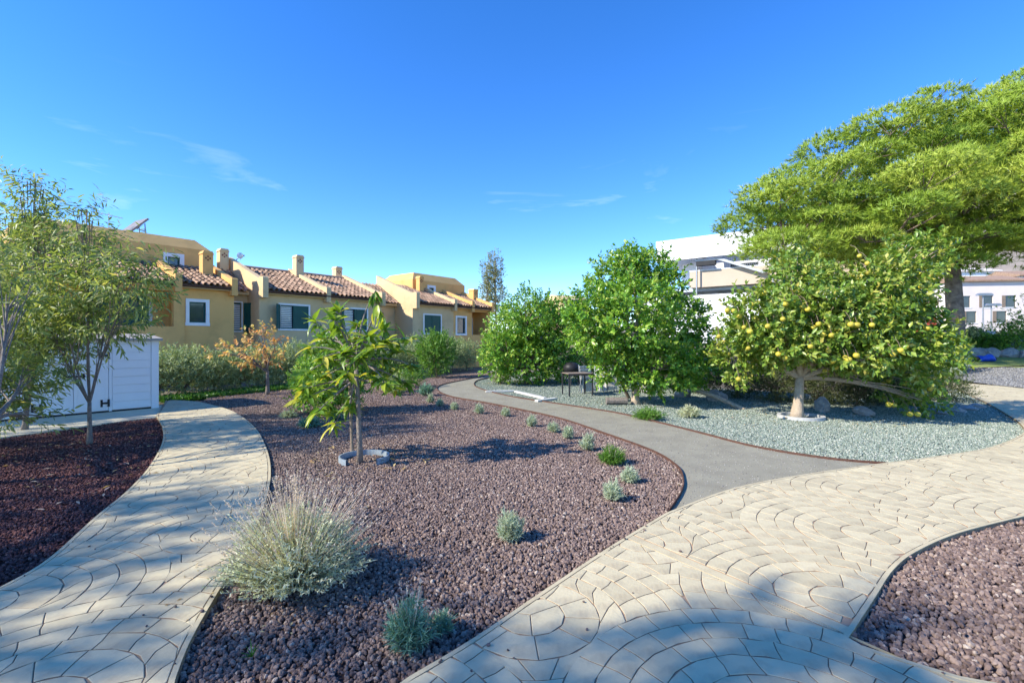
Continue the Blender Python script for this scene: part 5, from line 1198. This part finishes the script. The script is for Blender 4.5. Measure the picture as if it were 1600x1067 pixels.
# ------------------------------------------------------------------ stones kicked on to the paths, litter on the gravel
rng = np.random.default_rng(123)
def stray(name, parent, curve, side, z, n, m, spread, smin, smax, seed):
    r = random.Random(seed); mb = MB(); base = rock_proto('stone', seed, m).data; vs = [v.co.copy() for v in base.vertices]; fs = [tuple(p.vertices) for p in base.polygons]
    for _ in range(n):
        i = r.randrange(len(curve)-1); p = Vector(curve[i]).lerp(Vector(curve[i+1]), r.random()); t = (Vector(curve[i+1])-Vector(curve[i])).normalized(); nn = Vector((-t.y, t.x))*side
        q = p + nn*(0.02 + spread*r.random()**2.5); sc = r.uniform(smin, smax); rot = Matrix.Rotation(r.uniform(0,6.28), 3, Vector((r.uniform(-1,1), r.uniform(-1,1), 1)).normalized())
        mb.add([rot @ v * sc + Vector((q.x, q.y, z + sc*0.3)) for v in vs], fs)
    mb.build(name, m, parent, kind='stuff')
sp1 = bpy.data.objects['stamped_path']; sp2 = bpy.data.objects['stamped_side_path']
M_stray = mat('stray_lava', (0.17,0.125,0.115), (0.10,0.07,0.068), 30, 0.95, island=0.35)
stray('stray_stones', sp1, MP_L, -1, 0.037, 16, M_stray, 0.5, 0.010, 0.026, 501)
stray('stray_stones', sp1, RB, 1, 0.037, 14, M_stray, 0.5, 0.010, 0.026, 502)
stray('stray_stones', sp2, LP_R, 1, 0.037, 14, M_stray, 0.4, 0.010, 0.024, 503)
stray('stray_stones', sp2, LP_L, -1, 0.037, 10, M_stray, 0.4, 0.008, 0.02, 504)
LM_litter = leafmat('dry_litter', [(0,(0.22,0.13,0.06)),(0.5,(0.40,0.28,0.13)),(1,(0.55,0.45,0.22))], 0.2, rough=0.8)
def litter(name, c, rad, n, z, seed, parent, L0=0.05):
    g = np.random.default_rng(seed); a = g.random(n)*6.283; q = rad*np.sqrt(g.random(n)); p = np.stack([c[0]+q*np.cos(a), c[1]+q*np.sin(a), np.full(n, z)+0.012*g.random(n)], 1)
    d = g.normal(size=(n,3)); d[:,2] *= 0.15
    link(name, leaf_mesh(name, p, d, L0*(0.6+0.8*g.random(n)), L0*0.45*(0.6+0.8*g.random(n)), T_FOLD, g, g.random(n), updev=0.25), LM_litter, parent, kind='stuff')
litter('leaf_litter', G(1245,653), 2.0, 90, 0.01, 601, green, 0.06); litter('leaf_litter', G(993,631), 1.8, 80, 0.01, 602, green, 0.06); litter('leaf_litter', G(821,600), 1.6, 50, 0.01, 603, green, 0.06)
litter('leaf_litter', G(563,722), 1.0, 40, 0.03, 604, lava, 0.09); litter('leaf_litter', G(462,900), 0.8, 130, 0.03, 605, lava, 0.03); litter('leaf_litter', G(700,780), 2.2, 60, 0.03, 606, lava, 0.03)
litter('leaf_litter', (1.9, 5.2), 1.6, 14, 0.004, 607, trk, 0.05); litter('leaf_litter', G(418,616), 1.4, 60, 0.02, 608, lava, 0.08); litter('leaf_litter', G(120,720), 2.2, 110, 0.03, 609, leftbed, 0.06)
# ------------------------------------------------------------------ fallen leaves on the mulch
rng = np.random.default_rng(99)
for i in range(46):
    px, py = rng.uniform(5,240), rng.uniform(668,800)
    if px > 250 - (py-690)*0.8: continue
    b_ = G(px, py)
    V = [(0,0,0),(0.014,0.05,0.006),(0,0.11,0.002),(-0.014,0.05,0.006)]
    o = link('fallen_leaf', np_mesh('fallen_leaf', V, [(0,1,2),(0,2,3)]), M_barkpale, label='pale fallen leaf lying on the dark red mulch', cat='leaf', group='fallen leaves on the mulch'); o.location = (b_.x, b_.y, 0.025); o.rotation_euler = (rng.uniform(-.2,.2), rng.uniform(-.2,.2), rng.uniform(0,6.3))

# ------------------------------------------------------------------ trees added out of frame on the left to shade the path and front
import itertools
for i, (x_, y_, hh) in enumerate([(-17.2,8.2,6.3),(-15.2,5.6,6.6),(-13.2,3.2,6.2)]):  # unseen sparse crowns, added for soft partial shade on the left
    r_ = random.Random(50+i); cl = [((x_+r_.uniform(-1.2,1.2), y_+r_.uniform(-1.2,1.2), hh-1.6+r_.uniform(-1.5,1.0)), (1.3,1.2,0.9)) for _ in range(6)]
    leafy_tree('dapple_shade_tree', (x_, y_, -0.06), (x_, y_, 2.6), cl, 0.14, 0.07, LM_peach, M_bark, 'airy tree added out of frame to cast dappled shade on the left', nsh=300, k=8, Ll=0.17, ar=0.5, slen=0.3, seed=420+i, group='airy trees added out of frame for shade', shell=0.2)
for i, (x_, y_, cl, lab) in enumerate([  # unseen trees, crowns placed so their shadows fall across the front
    (-11.0, 0.6, [((-11.5,1.2,6.0),(1.2,0.9,0.8)),((-10.9,0.5,4.6),(1.3,1.0,1.0)),((-10.4,0.1,5.2),(1.0,0.8,0.8)),((-9.5,-0.85,6.2),(0.9,0.5,0.5))], 'leafy tree added out of frame to shade the side path'),
    (-7.8, -1.6, [((-7.9,-1.2,6.5),(1.1,0.5,0.55)),((-6.8,-0.55,6.3),(0.62,0.28,0.32)),((-8.2,-1.8,5.2),(1.3,0.9,0.9))], 'tall shade tree added out of frame left of the camera'),
    (-5.8, -2.0, [((-5.5,-1.75,6.9),(0.6,0.35,0.35)),((-5.7,-2.2,6.2),(0.9,0.5,0.5))], 'slender shade tree added out of frame closest to the camera')]):
    leafy_tree('shade_tree', (x_, y_, -0.05), (x_, y_, 3.6), cl, 0.16, 0.08, LM_citrus, M_bark, lab, nsh=430, k=8, Ll=0.16, ar=0.55, slen=0.3, shell=0.25, seed=400+i, group='shade trees added out of frame')
